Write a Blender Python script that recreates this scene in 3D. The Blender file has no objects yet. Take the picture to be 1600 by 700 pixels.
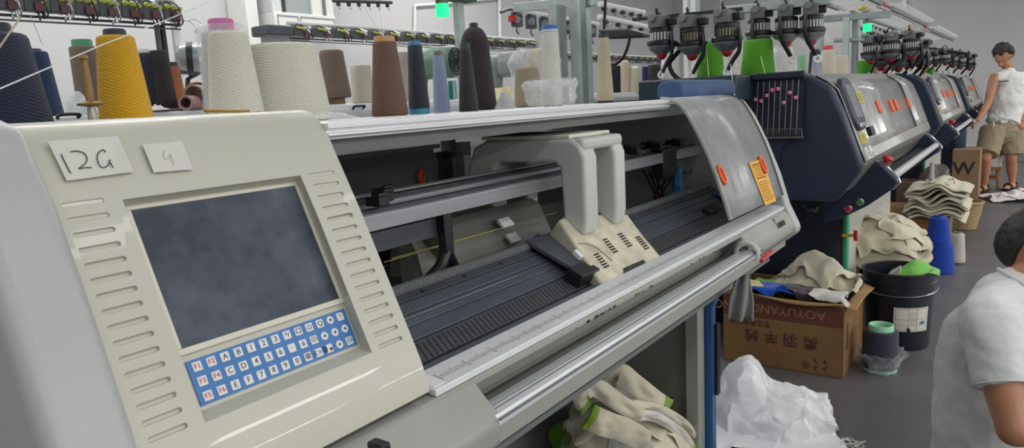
import bpy, math, random
import numpy as np
from mathutils import Vector, Matrix, noise
random.seed(7); np.random.seed(7)
SC = bpy.context.scene
COL = SC.collection
PI = math.pi
# ------------------------------------------------------------------ camera model
F, CX, CY, H = 1100.0, 800.0, 350.0, 1.34
def _r0(px, py):
    v = np.array([px-CX, py-CY, F]); return v/np.linalg.norm(v)
_X = _r0(1612, 118); _h = _r0(612, 173)
_U = np.cross(_X, _h); _U /= np.linalg.norm(_U)
if _U[1] > 0: _U = -_U
_Y = np.cross(_U, _X)
RW = np.array([_X, _Y, _U])
EYE = np.array([0, 0, H])
def at(px, py, x=None, y=None, z=None, d=None):
    """the point of the place seen at that spot of the photograph, on a plane of known x, y or z or at a known distance"""
    r = RW @ _r0(px, py)
    if x is not None: t = x/r[0]
    elif y is not None: t = y/r[1]
    elif z is not None: t = (z-H)/r[2]
    else:
        t = d/_r0(px, py)[2]
    return Vector(EYE + t*r)
def mpp(P):
    return float((RW.T @ (np.array(P)-EYE))[2])/F      # metres per pixel there
cam = bpy.data.objects.new('camera', bpy.data.cameras.new('camera')); COL.objects.link(cam)
cam.data.sensor_width = 36; cam.data.lens = F/1600*36; cam.data.clip_start = .02; cam.data.clip_end = 100
M = Matrix.Identity(4)
for i in range(3):
    M[i][0] = RW[i][0]; M[i][1] = -RW[i][1]; M[i][2] = -RW[i][2]; M[i][3] = EYE[i]
cam.matrix_world = M
SC.camera = cam
# ------------------------------------------------------------------ materials
def lin(c):
    return tuple((v/12.92 if v <= .04045 else ((v+.055)/1.055)**2.4) for v in [q/255 for q in c])
MATS = {}
def nodes(name):
    m = bpy.data.materials.new(name); m.use_nodes = True
    nt = m.node_tree; b = nt.nodes['Principled BSDF']
    return m, nt, b
def N(nt, kind, **kw):
    n = nt.nodes.new(kind)
    for k, v in kw.items():
        if k in n.inputs.keys() if isinstance(k, str) and hasattr(n, 'inputs') else False: n.inputs[k].default_value = v
        else: setattr(n, k, v)
    return n
def L(nt, a, b): nt.links.new(a, b)
def mat(name, c, rough=.5, metal=0.0, var=0.0, vs=8.0, bump=0.0, bs=60.0, spec=.5, coat=0.0, dirt=None, aniso=None, emit=None):
    """plain surface: base colour with a soft noise variation and a noise bump"""
    if name in MATS: return MATS[name]
    m, nt, b = nodes(name)
    col = lin(c)+(1,)
    b.inputs['Base Color'].default_value = col
    b.inputs['Roughness'].default_value = rough; b.inputs['Metallic'].default_value = metal
    b.inputs['Specular IOR Level'].default_value = spec; b.inputs['Coat Weight'].default_value = coat
    tc = N(nt, 'ShaderNodeTexCoord')
    if var or dirt:
        n1 = N(nt, 'ShaderNodeTexNoise'); n1.inputs['Scale'].default_value = vs; n1.inputs['Detail'].default_value = 6
        mp = N(nt, 'ShaderNodeMapping')
        if aniso: mp.inputs['Scale'].default_value = aniso
        L(nt, tc.outputs['Object'], mp.inputs['Vector']); L(nt, mp.outputs['Vector'], n1.inputs['Vector'])
        mx = N(nt, 'ShaderNodeMix', data_type='RGBA'); 
        rp = N(nt, 'ShaderNodeMapRange'); rp.inputs['From Min'].default_value = .35; rp.inputs['From Max'].default_value = .68
        L(nt, n1.outputs['Fac'], rp.inputs['Value']); L(nt, rp.outputs['Result'], mx.inputs['Factor'])
        d = lin(dirt)+(1,) if dirt else tuple(v*(1-var) for v in col[:3])+(1,)
        mx.inputs['A'].default_value = col; mx.inputs['B'].default_value = d
        L(nt, mx.outputs['Result'], b.inputs['Base Color'])
    if bump:
        n2 = N(nt, 'ShaderNodeTexNoise'); n2.inputs['Scale'].default_value = bs; n2.inputs['Detail'].default_value = 4
        bp = N(nt, 'ShaderNodeBump'); bp.inputs['Strength'].default_value = bump; bp.inputs['Distance'].default_value = .004
        L(nt, tc.outputs['Object'], n2.inputs['Vector']); L(nt, n2.outputs['Fac'], bp.inputs['Height']); L(nt, bp.outputs['Normal'], b.inputs['Normal'])
    if emit:
        b.inputs['Emission Color'].default_value = lin(emit[0])+(1,); b.inputs['Emission Strength'].default_value = emit[1]
    MATS[name] = m
    return m
def math_node(nt, op, a, b=None, c=None):
    n = N(nt, 'ShaderNodeMath', operation=op)
    for i, v in enumerate((a, b, c)):
        if v is None: continue
        if isinstance(v, (int, float)): n.inputs[i].default_value = v
        else: L(nt, v, n.inputs[i])
    return n.outputs[0]
def yarn_mat(c, shine=.0, pitch=.0060, fuzz=0.0, turns=17):
    """yarn wound on a cone: two families of crossing helical threads"""
    key = 'yarn_%d_%d_%d_%d_%d' % (*c, int(shine*10), int(fuzz*10))
    if key in MATS: return MATS[key]
    m, nt, b = nodes(key)
    tc = N(nt, 'ShaderNodeTexCoord'); sx = N(nt, 'ShaderNodeSeparateXYZ'); L(nt, tc.outputs['Object'], sx.inputs[0])
    th = math_node(nt, 'ARCTAN2', sx.outputs['Y'], sx.outputs['X'])
    nz = N(nt, 'ShaderNodeTexNoise'); nz.inputs['Scale'].default_value = 22; nz.inputs['Detail'].default_value = 5
    L(nt, tc.outputs['Object'], nz.inputs['Vector'])
    wob = math_node(nt, 'MULTIPLY', nz.outputs['Fac'], 5.0)
    zz = math_node(nt, 'MULTIPLY_ADD', sx.outputs['Z'], 2*PI/pitch, wob)
    ta = math_node(nt, 'MULTIPLY', th, float(turns))
    na = N(nt, 'ShaderNodeTexNoise'); na.inputs['Scale'].default_value = 9; na.inputs['Detail'].default_value = 2; L(nt, tc.outputs['Object'], na.inputs['Vector'])
    am = math_node(nt, 'MULTIPLY_ADD', na.outputs['Fac'], 2.4, -.55)
    s1 = math_node(nt, 'SINE', math_node(nt, 'ADD', zz, ta)); s2 = math_node(nt, 'SINE', math_node(nt, 'SUBTRACT', zz, ta))
    s3 = math_node(nt, 'SINE', math_node(nt, 'MULTIPLY_ADD', sx.outputs['Z'], 2*PI/pitch*2.6, math_node(nt, 'MULTIPLY', ta, 2.0)))
    mxx = math_node(nt, 'MULTIPLY_ADD', s3, .4, math_node(nt, 'ADD', math_node(nt, 'MULTIPLY', s1, am), math_node(nt, 'MULTIPLY', s2, math_node(nt, 'SUBTRACT', 1.0, am))))
    nf = N(nt, 'ShaderNodeTexNoise'); nf.inputs['Scale'].default_value = 500 if not fuzz else 220; nf.inputs['Detail'].default_value = 3
    L(nt, tc.outputs['Object'], nf.inputs['Vector'])
    hgt = math_node(nt, 'MULTIPLY_ADD', nf.outputs['Fac'], .8+fuzz*4, mxx)
    bp = N(nt, 'ShaderNodeBump'); bp.inputs['Strength'].default_value = .9; bp.inputs['Distance'].default_value = .0016+.002*fuzz
    L(nt, hgt, bp.inputs['Height']); L(nt, bp.outputs['Normal'], b.inputs['Normal'])
    mx = N(nt, 'ShaderNodeMix', data_type='RGBA'); col = lin(c)
    mx.inputs['A'].default_value = tuple(v*.84 for v in col)+(1,); mx.inputs['B'].default_value = tuple(min(1, v*1.12) for v in col)+(1,)
    L(nt, math_node(nt, 'MULTIPLY_ADD', mxx, .4, .55), mx.inputs['Factor']); L(nt, mx.outputs['Result'], b.inputs['Base Color'])
    b.inputs['Roughness'].default_value = .85-.4*shine; b.inputs['Sheen Weight'].default_value = .15
    b.inputs['Specular IOR Level'].default_value = .25+shine*.4
    MATS[key] = m; return m
def cloth_mat(name, c, scale=350, strength=.35, var=.12, rough=.9, backlit=0):
    """knitted fabric: fine rib plus soft unevenness"""
    if name in MATS: return MATS[name]
    m, nt, b = nodes(name)
    tc = N(nt, 'ShaderNodeTexCoord')
    n1 = N(nt, 'ShaderNodeTexNoise'); n1.inputs['Scale'].default_value = scale; n1.inputs['Detail'].default_value = 3
    n2 = N(nt, 'ShaderNodeTexNoise'); n2.inputs['Scale'].default_value = 14; n2.inputs['Detail'].default_value = 5
    L(nt, tc.outputs['Object'], n1.inputs['Vector']); L(nt, tc.outputs['Object'], n2.inputs['Vector'])
    bp = N(nt, 'ShaderNodeBump'); bp.inputs['Strength'].default_value = strength; bp.inputs['Distance'].default_value = .003
    L(nt, math_node(nt, 'MULTIPLY_ADD', n2.outputs['Fac'], 1.6, n1.outputs['Fac']), bp.inputs['Height']); L(nt, bp.outputs['Normal'], b.inputs['Normal'])
    mx = N(nt, 'ShaderNodeMix', data_type='RGBA'); col = lin(c)
    mx.inputs['A'].default_value = tuple(v*(1-var) for v in col)+(1,); mx.inputs['B'].default_value = tuple(min(1, v*(1+var*.5)) for v in col)+(1,)
    L(nt, n2.outputs['Fac'], mx.inputs['Factor']); L(nt, mx.outputs['Result'], b.inputs['Base Color'])
    b.inputs['Roughness'].default_value = rough; b.inputs['Sheen Weight'].default_value = .25; b.inputs['Specular IOR Level'].default_value = .2
    MATS[name] = m; return m
def film_mat(name, c, clear, rough=.12, dust=0.0, ds=6.0, bump=.0, bs=40, trl=.42):
    """plastic film or dusty acrylic: part of the light goes straight through"""
    if name in MATS: return MATS[name]
    m, nt, b = nodes(name)
    b.inputs['Base Color'].default_value = lin(c)+(1,); b.inputs['Roughness'].default_value = rough
    tr = N(nt, 'ShaderNodeBsdfTransparent'); ms = N(nt, 'ShaderNodeMixShader')
    out = nt.nodes['Material Output']
    tl = N(nt, 'ShaderNodeBsdfTranslucent'); tl.inputs[0].default_value = lin(c)+(1,); m2 = N(nt, 'ShaderNodeMixShader'); m2.inputs[0].default_value = trl
    L(nt, b.outputs[0], m2.inputs[1]); L(nt, tl.outputs[0], m2.inputs[2])
    L(nt, tr.outputs[0], ms.inputs[2]); L(nt, m2.outputs[0], ms.inputs[1]); L(nt, ms.outputs[0], out.inputs[0])
    ms.inputs[0].default_value = clear
    tc = N(nt, 'ShaderNodeTexCoord')
    if dust:
        n1 = N(nt, 'ShaderNodeTexNoise'); n1.inputs['Scale'].default_value = ds; n1.inputs['Detail'].default_value = 9; n1.inputs['Roughness'].default_value = .65
        L(nt, tc.outputs['Object'], n1.inputs['Vector'])
        rp = N(nt, 'ShaderNodeMapRange'); rp.inputs['From Min'].default_value = .3; rp.inputs['From Max'].default_value = .7
        rp.inputs['To Min'].default_value = min(1, clear+dust); rp.inputs['To Max'].default_value = max(0, clear-dust)
        L(nt, n1.outputs['Fac'], rp.inputs['Value']); L(nt, rp.outputs['Result'], ms.inputs[0])
    if bump:
        n2 = N(nt, 'ShaderNodeTexNoise'); n2.inputs['Scale'].default_value = bs; n2.inputs['Detail'].default_value = 4
        bp = N(nt, 'ShaderNodeBump'); bp.inputs['Strength'].default_value = bump; bp.inputs['Distance'].default_value = .01
        L(nt, tc.outputs['Object'], n2.inputs['Vector']); L(nt, n2.outputs['Fac'], bp.inputs['Height']); L(nt, bp.outputs['Normal'], b.inputs['Normal'])
    MATS[name] = m; return m
# ------------------------------------------------------------------ mesh builder
class MB:
    def __init__(s): s.v = []; s.f = []
    def add(s, vs, fs):
        k = len(s.v); s.v += [Vector(p) for p in vs]; s.f += [[i+k for i in f] for f in fs]; return s
    def box(s, x0, x1, y0, y1, z0, z1):
        return s.add([(x0,y0,z0),(x1,y0,z0),(x1,y1,z0),(x0,y1,z0),(x0,y0,z1),(x1,y0,z1),(x1,y1,z1),(x0,y1,z1)],
                     [(0,3,2,1),(4,5,6,7),(0,1,5,4),(1,2,6,5),(2,3,7,6),(3,0,4,7)])
    def obox(s, c, ax, ay, az, hx, hy, hz):
        c, ax, ay, az = Vector(c), Vector(ax)*hx, Vector(ay)*hy, Vector(az)*hz
        vs = [c+ax*i+ay*j+az*k for k in (-1,1) for i, j in ((-1,-1),(1,-1),(1,1),(-1,1))]
        return s.add(vs, [(0,3,2,1),(4,5,6,7),(0,1,5,4),(1,2,6,5),(2,3,7,6),(3,0,4,7)])
    def prism(s, poly, a0, a1, axis='x'):
        """polygon given in the two other axes, pushed along an axis"""
        def P(u, v, a): return {'x': (a,u,v), 'y': (u,a,v), 'z': (u,v,a)}[axis]
        n = len(poly); vs = [P(u,v,a0) for u, v in poly]+[P(u,v,a1) for u, v in poly]
        fs = [list(range(n))[::-1], list(range(n,2*n))]+[(i,(i+1)%n,n+(i+1)%n,n+i) for i in range(n)]
        return s.add(vs, fs)
    def lathe(s, prof, seg=32, c=(0,0,0), ax=(0,0,1), close=True):
        ax = Vector(ax).normalized(); t = ax.orthogonal().normalized(); b = ax.cross(t); c = Vector(c)
        k = len(s.v); n = len(prof)
        for r, z in prof:
            for i in range(seg):
                a = 2*PI*i/seg; s.v.append(c+ax*z+(t*math.cos(a)+b*math.sin(a))*r)
        for j in range(n-1):
            for i in range(seg):
                s.f.append([k+j*seg+i, k+j*seg+(i+1)%seg, k+(j+1)*seg+(i+1)%seg, k+(j+1)*seg+i])
        if close:
            if prof[0][0] > 1e-6: s.f.append([k+i for i in range(seg)][::-1])
            if prof[-1][0] > 1e-6: s.f.append([k+(n-1)*seg+i for i in range(seg)])
        return s
    def cyl(s, a, b, r, r2=None, seg=20):
        a, b = Vector(a), Vector(b)
        return s.lathe([(r,0),(r if r2 is None else r2,(b-a).length)], seg, a, b-a)
    def tube(s, pts, r, seg=8, flat=None):
        """round bar along a path; r a number or one per point; flat = (a, b) scales of the section"""
        pts = [Vector(p) for p in pts]; n = len(pts); k = len(s.v)
        rr = r if isinstance(r, (list, tuple)) else [r]*n
        up = None
        for i, p in enumerate(pts):
            d = (pts[min(i+1,n-1)]-pts[max(i-1,0)])
            d = d.normalized() if d.length > 1e-9 else Vector((0,0,1))
            if up is None: up = d.orthogonal().normalized() if abs(d.z) > .95 else Vector((0,0,1))
            t = (up-d*up.dot(d)); t = t.normalized() if t.length > 1e-6 else d.orthogonal().normalized()
            up = t; b = d.cross(t)
            fa, fb = flat or (1,1)
            for q in range(seg):
                a = 2*PI*q/seg; s.v.append(p+(t*math.cos(a)*fa+b*math.sin(a)*fb)*rr[i])
        for i in range(n-1):
            for q in range(seg):
                s.f.append([k+i*seg+q, k+i*seg+(q+1)%seg, k+(i+1)*seg+(q+1)%seg, k+(i+1)*seg+q])
        s.f.append([k+q for q in range(seg)][::-1]); s.f.append([k+(n-1)*seg+q for q in range(seg)])
        return s
    def ball(s, c, r, seg=20, rings=12, sc=(1,1,1), z0=-1, z1=1):
        c = Vector(c); k = len(s.v)
        for j in range(rings+1):
            a = math.asin(z0)+(math.asin(z1)-math.asin(z0))*j/rings
            for i in range(seg):
                p = 2*PI*i/seg
                s.v.append(c+Vector((math.cos(a)*math.cos(p)*sc[0], math.cos(a)*math.sin(p)*sc[1], math.sin(a)*sc[2]))*r)
        for j in range(rings):
            for i in range(seg):
                s.f.append([k+j*seg+i, k+j*seg+(i+1)%seg, k+(j+1)*seg+(i+1)%seg, k+(j+1)*seg+i])
        s.f.append([k+i for i in range(seg)][::-1]); s.f.append([k+rings*seg+i for i in range(seg)])
        return s
    def torus(s, c, ax, R, r, seg=24, sg=8):
        ax = Vector(ax).normalized(); t = ax.orthogonal().normalized(); b = ax.cross(t); c = Vector(c); k = len(s.v)
        for i in range(seg):
            a = 2*PI*i/seg; d = t*math.cos(a)+b*math.sin(a)
            for j in range(sg):
                q = 2*PI*j/sg; s.v.append(c+d*(R+r*math.cos(q))+ax*r*math.sin(q))
        for i in range(seg):
            for j in range(sg):
                s.f.append([k+i*sg+j, k+((i+1)%seg)*sg+j, k+((i+1)%seg)*sg+(j+1)%sg, k+i*sg+(j+1)%sg])
        return s
    def grid(s, fn, nu, nv):
        k = len(s.v)
        for j in range(nv+1):
            for i in range(nu+1): s.v.append(Vector(fn(i/nu, j/nv)))
        for j in range(nv):
            for i in range(nu):
                a = k+j*(nu+1)+i; s.f.append([a, a+1, a+nu+2, a+nu+1])
        return s
    def build(s, name, m, parent=None, bevel=0, seg=2, angle=35, solid=0, sub=0, flatshade=False):
        me = bpy.data.meshes.new(name); off = Vector((0,0,0)); p = parent
        while p is not None: off += p.location; p = p.parent
        if parent is None and s.v:
            lo = Vector([min(q[i] for q in s.v) for i in range(3)]); hi = Vector([max(q[i] for q in s.v) for i in range(3)])
            off = Vector(((lo.x+hi.x)/2, (lo.y+hi.y)/2, lo.z))
        me.from_pydata([tuple(q-off) for q in s.v], [], s.f); me.validate(); me.update()
        import bmesh
        bm = bmesh.new(); bm.from_mesh(me); bmesh.ops.recalc_face_normals(bm, faces=bm.faces) if len(bm.faces) < 60000 else None; bm.to_mesh(me); bm.free()
        me.materials.append(m)
        o = bpy.data.objects.new(name, me); COL.objects.link(o)
        if parent is not None: o.parent = parent
        else: o.location = off
        if not flatshade:
            me.polygons.foreach_set('use_smooth', [True]*len(me.polygons)); me.set_sharp_from_angle(angle=math.radians(angle))
        if solid:
            q = o.modifiers.new('solid', 'SOLIDIFY'); q.thickness = solid; q.offset = 0
        if bevel:
            q = o.modifiers.new('bevel', 'BEVEL'); q.width = bevel; q.segments = seg; q.limit_method = 'ANGLE'; q.angle_limit = math.radians(30); q.harden_normals = False
        if sub:
            q = o.modifiers.new('sub', 'SUBSURF'); q.levels = sub; q.render_levels = sub
        return o
def tag(o, label=None, cat=None, group=None, kind=None):
    if label: o['label'] = label
    if cat: o['category'] = cat
    if group: o['group'] = group
    if kind: o['kind'] = kind
    return o
def thing(name, label, cat, loc=(0,0,0), group=None, kind=None):
    o = bpy.data.objects.new(name, None); o.empty_display_size = .05; COL.objects.link(o); o.location = loc
    return tag(o, label, cat, group, kind)
def kids(o): return [c for c in bpy.data.objects if c.parent == o]
def copy_tree(o, parent=None):
    c = o.copy(); COL.objects.link(c); c.parent = parent
    for ch in kids(o): copy_tree(ch, c)
    return c
def cut(o, cutter_mb, m):
    """cut a shape out of a built mesh for good (the cutter does not stay)"""
    c = cutter_mb.build('cutter', m)
    bpy.context.view_layer.update()
    q = o.modifiers.new('cut', 'BOOLEAN'); q.operation = 'DIFFERENCE'; q.object = c; q.solver = 'EXACT'
    bpy.context.view_layer.update()
    dg = bpy.context.evaluated_depsgraph_get()
    me = bpy.data.meshes.new_from_object(o.evaluated_get(dg)); 
    o.modifiers.clear(); old = o.data; o.data = me; me.name = old.name
    bpy.data.objects.remove(c)
    me.set_sharp_from_angle(angle=math.radians(35))
def text_mb(s, size, O, ux, uy, depth=.0004, align='CENTER', bold=0):
    """lettering as mesh: origin O, reading direction ux, up direction uy"""
    cu = bpy.data.curves.new('lettering', 'FONT'); cu.body = s; cu.size = size; cu.align_x = align; cu.align_y = 'CENTER'
    cu.extrude = depth; cu.offset = bold; cu.resolution_u = 3
    o = bpy.data.objects.new('lettering', cu); COL.objects.link(o); bpy.context.view_layer.update()
    dg = bpy.context.evaluated_depsgraph_get(); me = bpy.data.meshes.new_from_object(o.evaluated_get(dg))
    ux, uy = Vector(ux).normalized(), Vector(uy).normalized(); un = ux.cross(uy); O = Vector(O)
    mb = MB(); mb.v = [O+ux*v.co.x+uy*v.co.y+un*v.co.z for v in me.vertices]; mb.f = [list(p.vertices) for p in me.polygons]
    bpy.data.objects.remove(o); bpy.data.curves.remove(cu); bpy.data.meshes.remove(me)
    return mb
def merge(*mbs):
    r = MB()
    for q in mbs: r.add(q.v, q.f)
    return r
def bez(p0, p1, p2, p3, n=16):
    p0, p1, p2, p3 = map(Vector, (p0,p1,p2,p3)); r = []
    for i in range(n+1):
        t = i/n; r.append(p0*(1-t)**3+p1*3*t*(1-t)**2+p2*3*t*t*(1-t)+p3*t**3)
    return r
def spline(pts, n=8):
    pts = [Vector(p) for p in pts]; r = []
    for i in range(len(pts)-1):
        a, b = pts[i], pts[i+1]; p = pts[i-1] if i else a*2-b; q = pts[i+2] if i+2 < len(pts) else b*2-a
        for k in range(n):
            t = k/n
            r.append(.5*((2*a)+(b-p)*t+(2*p-5*a+4*b-q)*t*t+(3*a-p-3*b+q)*t**3))
    r.append(pts[-1]); return r
# ------------------------------------------------------------------ draped cloth: small mass-spring solver on a height field
class Field:
    def __init__(s, x0, x1, y0, y1, n=140):
        s.x0, s.x1, s.y0, s.y1, s.n = x0, x1, y0, y1, n
        s.X, s.Y = np.meshgrid(np.linspace(x0,x1,n), np.linspace(y0,y1,n), indexing='ij'); s.Z = np.zeros((n,n))
    def h(s, x, y):
        u = np.clip((x-s.x0)/(s.x1-s.x0)*(s.n-1), 0, s.n-1.001); v = np.clip((y-s.y0)/(s.y1-s.y0)*(s.n-1), 0, s.n-1.001)
        i = u.astype(int); j = v.astype(int); a = u-i; b = v-j; Z = s.Z
        return Z[i,j]*(1-a)*(1-b)+Z[i+1,j]*a*(1-b)+Z[i,j+1]*(1-a)*b+Z[i+1,j+1]*a*b
    def stamp(s, P, t):
        i = np.clip(np.round((P[:,0]-s.x0)/(s.x1-s.x0)*(s.n-1)).astype(int), 1, s.n-2); j = np.clip(np.round((P[:,1]-s.y0)/(s.y1-s.y0)*(s.n-1)).astype(int), 1, s.n-2)
        for di in (-1,0,1):
            for dj in (-1,0,1): np.maximum.at(s.Z, (i+di,j+dj), P[:,2]+t)
def drape(fld, cx, cy, w, h, n=34, rot=0, shrink=.75, drop=.05, seed=0, steps=170, t=.004, waves=3.0, fold=None):
    rs = np.random.RandomState(seed); nx = n; ny = max(8, int(n*h/w))
    U, V = np.meshgrid(np.linspace(-.5,.5,nx), np.linspace(-.5,.5,ny), indexing='ij')
    u = U*w*shrink; v = V*h*shrink
    zz = np.zeros_like(U)
    for k in range(7):
        a = rs.uniform(0, PI); fq = rs.uniform(.6,1.6)*waves*2*PI; zz += rs.uniform(.3,1)*np.sin((np.cos(a)*U+np.sin(a)*V)*fq+rs.uniform(0,6))
    zz = zz*.012+rs.randn(nx,ny)*.002
    c, s_ = math.cos(rot), math.sin(rot)
    P = np.stack([cx+u*c-v*s_+rs.randn(nx,ny)*.002, cy+u*s_+v*c+rs.randn(nx,ny)*.002, zz], -1)
    P[...,2] += fld.h(P[...,0].ravel(), P[...,1].ravel()).reshape(nx,ny).max()*.25+.75*fld.h(P[...,0].ravel(), P[...,1].ravel()).reshape(nx,ny)+drop
    V0 = np.zeros_like(P); lu = w/(nx-1); lv = h/(ny-1); ld = math.hypot(lu,lv)
    cons = [(slice(0,-1),slice(None),slice(1,None),slice(None),lu,1.),(slice(None),slice(0,-1),slice(None),slice(1,None),lv,1.),
            (slice(0,-1),slice(0,-1),slice(1,None),slice(1,None),ld,.35),(slice(1,None),slice(0,-1),slice(0,-1),slice(1,None),ld,.35),
            (slice(0,-2),slice(None),slice(2,None),slice(None),2*lu,.3),(slice(None),slice(0,-2),slice(None),slice(2,None),2*lv,.3),
            (slice(0,-5),slice(None),slice(5,None),slice(None),5*lu,.07),(slice(None),slice(0,-5),slice(None),slice(5,None),5*lv,.07)]
    for st in range(steps):
        old = P.copy(); V0[...,2] -= .006*.25; V0 *= .9; P = P+V0
        for it in range(6):
            D = np.zeros_like(P); W = np.zeros(P.shape[:2])+1e-9
            for a, b, c2, d2, l0, k in cons:
                d = P[c2,d2]-P[a,b]; ln = np.linalg.norm(d, axis=-1, keepdims=True)+1e-9; q = d*(1-l0/ln)*.5*k
                D[a,b] += q; D[c2,d2] -= q; W[a,b] += k; W[c2,d2] += k
            P = P+D/np.maximum(W,1)[...,None]*2.2
            g = fld.h(P[...,0].ravel(), P[...,1].ravel()).reshape(nx,ny)+t
            m_ = P[...,2] < g; P[...,2] = np.where(m_, g, P[...,2])
            P[m_,0] = P[m_,0]*.4+old[m_,0]*.6; P[m_,1] = P[m_,1]*.4+old[m_,1]*.6
        V0 = np.clip(P-old, -.02, .02)
    Q = P.copy()
    for _ in range(1):
        A = Q.copy(); A[1:-1] = (Q[:-2]+Q[2:]+2*Q[1:-1])/4; B = A.copy(); B[:,1:-1] = (A[:,:-2]+A[:,2:]+2*A[:,1:-1])/4; Q = B
    P = Q
    fld.stamp(P.reshape(-1,3), t)
    return P
def cloth_obj(name, P, m, parent=None, thick=.004, rows=None, crump=0, cs=9.0, crisp=False):
    nx, ny = P.shape[:2]; mb = MB()
    if crump:
        P = P.copy()
        for i in range(nx):
            for j in range(ny):
                v = Vector(P[i,j]); P[i,j] += np.array((noise.noise(v*cs), noise.noise(v*cs+Vector((7,0,0))), 1.4*(.5-abs(noise.noise(v*cs+Vector((0,9,0)))))+.8*(.3-abs(noise.noise(v*cs*2.3))) if P[i,j,2] > .015 else 0))*crump
    r0, r1 = rows or (0, ny-1)
    mb.grid(lambda a, b: P[min(nx-1,int(round(a*(nx-1)))), r0+int(round(b*(r1-r0)))], nx-1, r1-r0)
    o = mb.build(name, m, parent, angle=180, solid=thick, sub=1) if not crisp else mb.build(name, m, parent, angle=22, solid=thick)
    return o
# ------------------------------------------------------------------ room and light
m_floor, nt, b = nodes('floor_concrete')
tc = N(nt, 'ShaderNodeTexCoord'); n1 = N(nt, 'ShaderNodeTexNoise'); n1.inputs['Scale'].default_value = 1.6; n1.inputs['Detail'].default_value = 9; n1.inputs['Roughness'].default_value = .7
n2 = N(nt, 'ShaderNodeTexNoise'); n2.inputs['Scale'].default_value = 140; n2.inputs['Detail'].default_value = 3
L(nt, tc.outputs['Object'], n1.inputs['Vector']); L(nt, tc.outputs['Object'], n2.inputs['Vector'])
mx = N(nt, 'ShaderNodeMix', data_type='RGBA'); mx.inputs['A'].default_value = lin((70,69,70))+(1,); mx.inputs['B'].default_value = lin((112,110,111))+(1,)
L(nt, math_node(nt, 'MULTIPLY_ADD', n2.outputs['Fac'], .45, math_node(nt, 'MULTIPLY_ADD', n1.outputs['Fac'], 1.1, -.3)), mx.inputs['Factor']); L(nt, mx.outputs['Result'], b.inputs['Base Color'])
rp = N(nt, 'ShaderNodeMapRange'); rp.inputs['To Min'].default_value = .28; rp.inputs['To Max'].default_value = .5
L(nt, n1.outputs['Fac'], rp.inputs['Value']); L(nt, rp.outputs['Result'], b.inputs['Roughness'])
m_wall = mat('wall_paint', (196,195,196), .85, var=.04, vs=1.5, bump=.05, bs=90)
m_wall_end = mat('end_wall_paint', (184,184,184), .85, var=.05, vs=1.0, bump=.05, bs=90)
tag(MB().box(-6,14.2,-5,6.2,-.1,0).build('floor', m_floor), kind='structure')
tag(MB().box(-6,14.2,6.0,6.2,0,4.2).build('wall_back', m_wall), kind='structure')
tag(MB().box(14.0,14.2,-5,6.0,0,4.2).build('wall_end', m_wall_end), kind='structure')
tag(MB().box(13.9,14.0,-5,5.9,0,.12).build('baseboard_end', mat('skirting', (120,120,122), .6)), kind='structure')
tag(MB().box(-6,14.0,5.9,6.0,0,.12).build('baseboard_back', MATS['skirting']), kind='structure')
w = bpy.data.worlds.new('hall'); SC.world = w; w.use_nodes = True
w.node_tree.nodes['Background'].inputs[0].default_value = (.90,.95,1,1); w.node_tree.nodes['Background'].inputs[1].default_value = .40
def lamp(x, y, z, lx, ly, e, c=(1,.985,.95)):
    l = bpy.data.lights.new('ceiling_or_fill_lamp', 'AREA'); l.shape = 'RECTANGLE'; l.size = lx; l.size_y = ly; l.energy = e; l.color = c
    o = bpy.data.objects.new('ceiling_or_fill_lamp', l); COL.objects.link(o); o.location = (x,y,z); return o
for x in (-1.6, 1.2, 4.0, 6.8, 9.6, 12.4):
    lamp(x, 2.9, 3.5, 1.9, .22, 32)
for x in (-1.6, 1.2, 4.0, 6.8, 9.6, 12.2):
    lamp(x, -1.3, 3.3, 1.9, .16, 18)
    lamp(x, -4.6, 2.9, 1.9, .3, 95); lamp(x, -9.5, 2.9, 1.9, .4, 190)  # far front rows added as fill to brighten the near machine's inside
for x in (.5, 3.4, 6.3):
    lamp(x, 4.9, 3.6, 1.9, .2, 40)
SC.view_settings.view_transform = 'Standard'; SC.view_settings.look = 'None'; SC.view_settings.gamma = 1; SC.view_settings.exposure = -0.06
try: SC.view_settings.use_curve_mapping = False
except Exception: pass
SC.cycles.max_bounces = 6; SC.cycles.transparent_max_bounces = 12; SC.cycles.use_denoising = True
# ------------------------------------------------------------------ shared materials
cream = mat('console_cream', (190,188,174), .38, var=.05, vs=5, bump=.03, bs=160, coat=.15)
greyp = mat('machine_grey', (152,153,146), .42, var=.10, vs=6, bump=.03, bs=140)
greyp2 = mat('machine_grey_cap', (172,174,172), .4, var=.07, vs=5, bump=.02, bs=140)
alu = mat('rail_aluminium', (232,233,234), .28, metal=.55, var=.06, vs=30, aniso=(.2,6,6))
alu_dull = mat('beam_aluminium', (158,160,164), .4, metal=.35, var=.2, vs=20, aniso=(.15,5,5))
galv = mat('galvanised_steel', (176,186,184), .42, metal=.6, var=.22, vs=14)
black = mat('black_plastic', (22,23,26), .45)
blackr = mat('black_rubber', (18,18,20), .6)
dark = mat('dark_panel', (118,122,120), .55, var=.15, vs=7)
dark2 = mat('dark_steel', (72,76,82), .42, metal=.2, var=.25, vs=18, bump=.05)
navy = mat('machine_navy', (38,46,66), .42, var=.12, vs=5, bump=.02, bs=200)
white = mat('white_plastic', (226,226,222), .4)
orange = mat('orange_plastic', (232,96,40), .4)
red = mat('red_plastic', (196,32,44), .35)
steel = mat('bright_steel', (190,192,195), .25, metal=.9)
ink = mat('black_ink', (38,36,42), .7)
yellow = mat('yellow_sticker', (232,170,40), .5, var=.06, vs=20)
acrylic = film_mat('dusty_acrylic', (205,207,207), .36, .2, dust=.24, ds=5, trl=.3)
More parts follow.
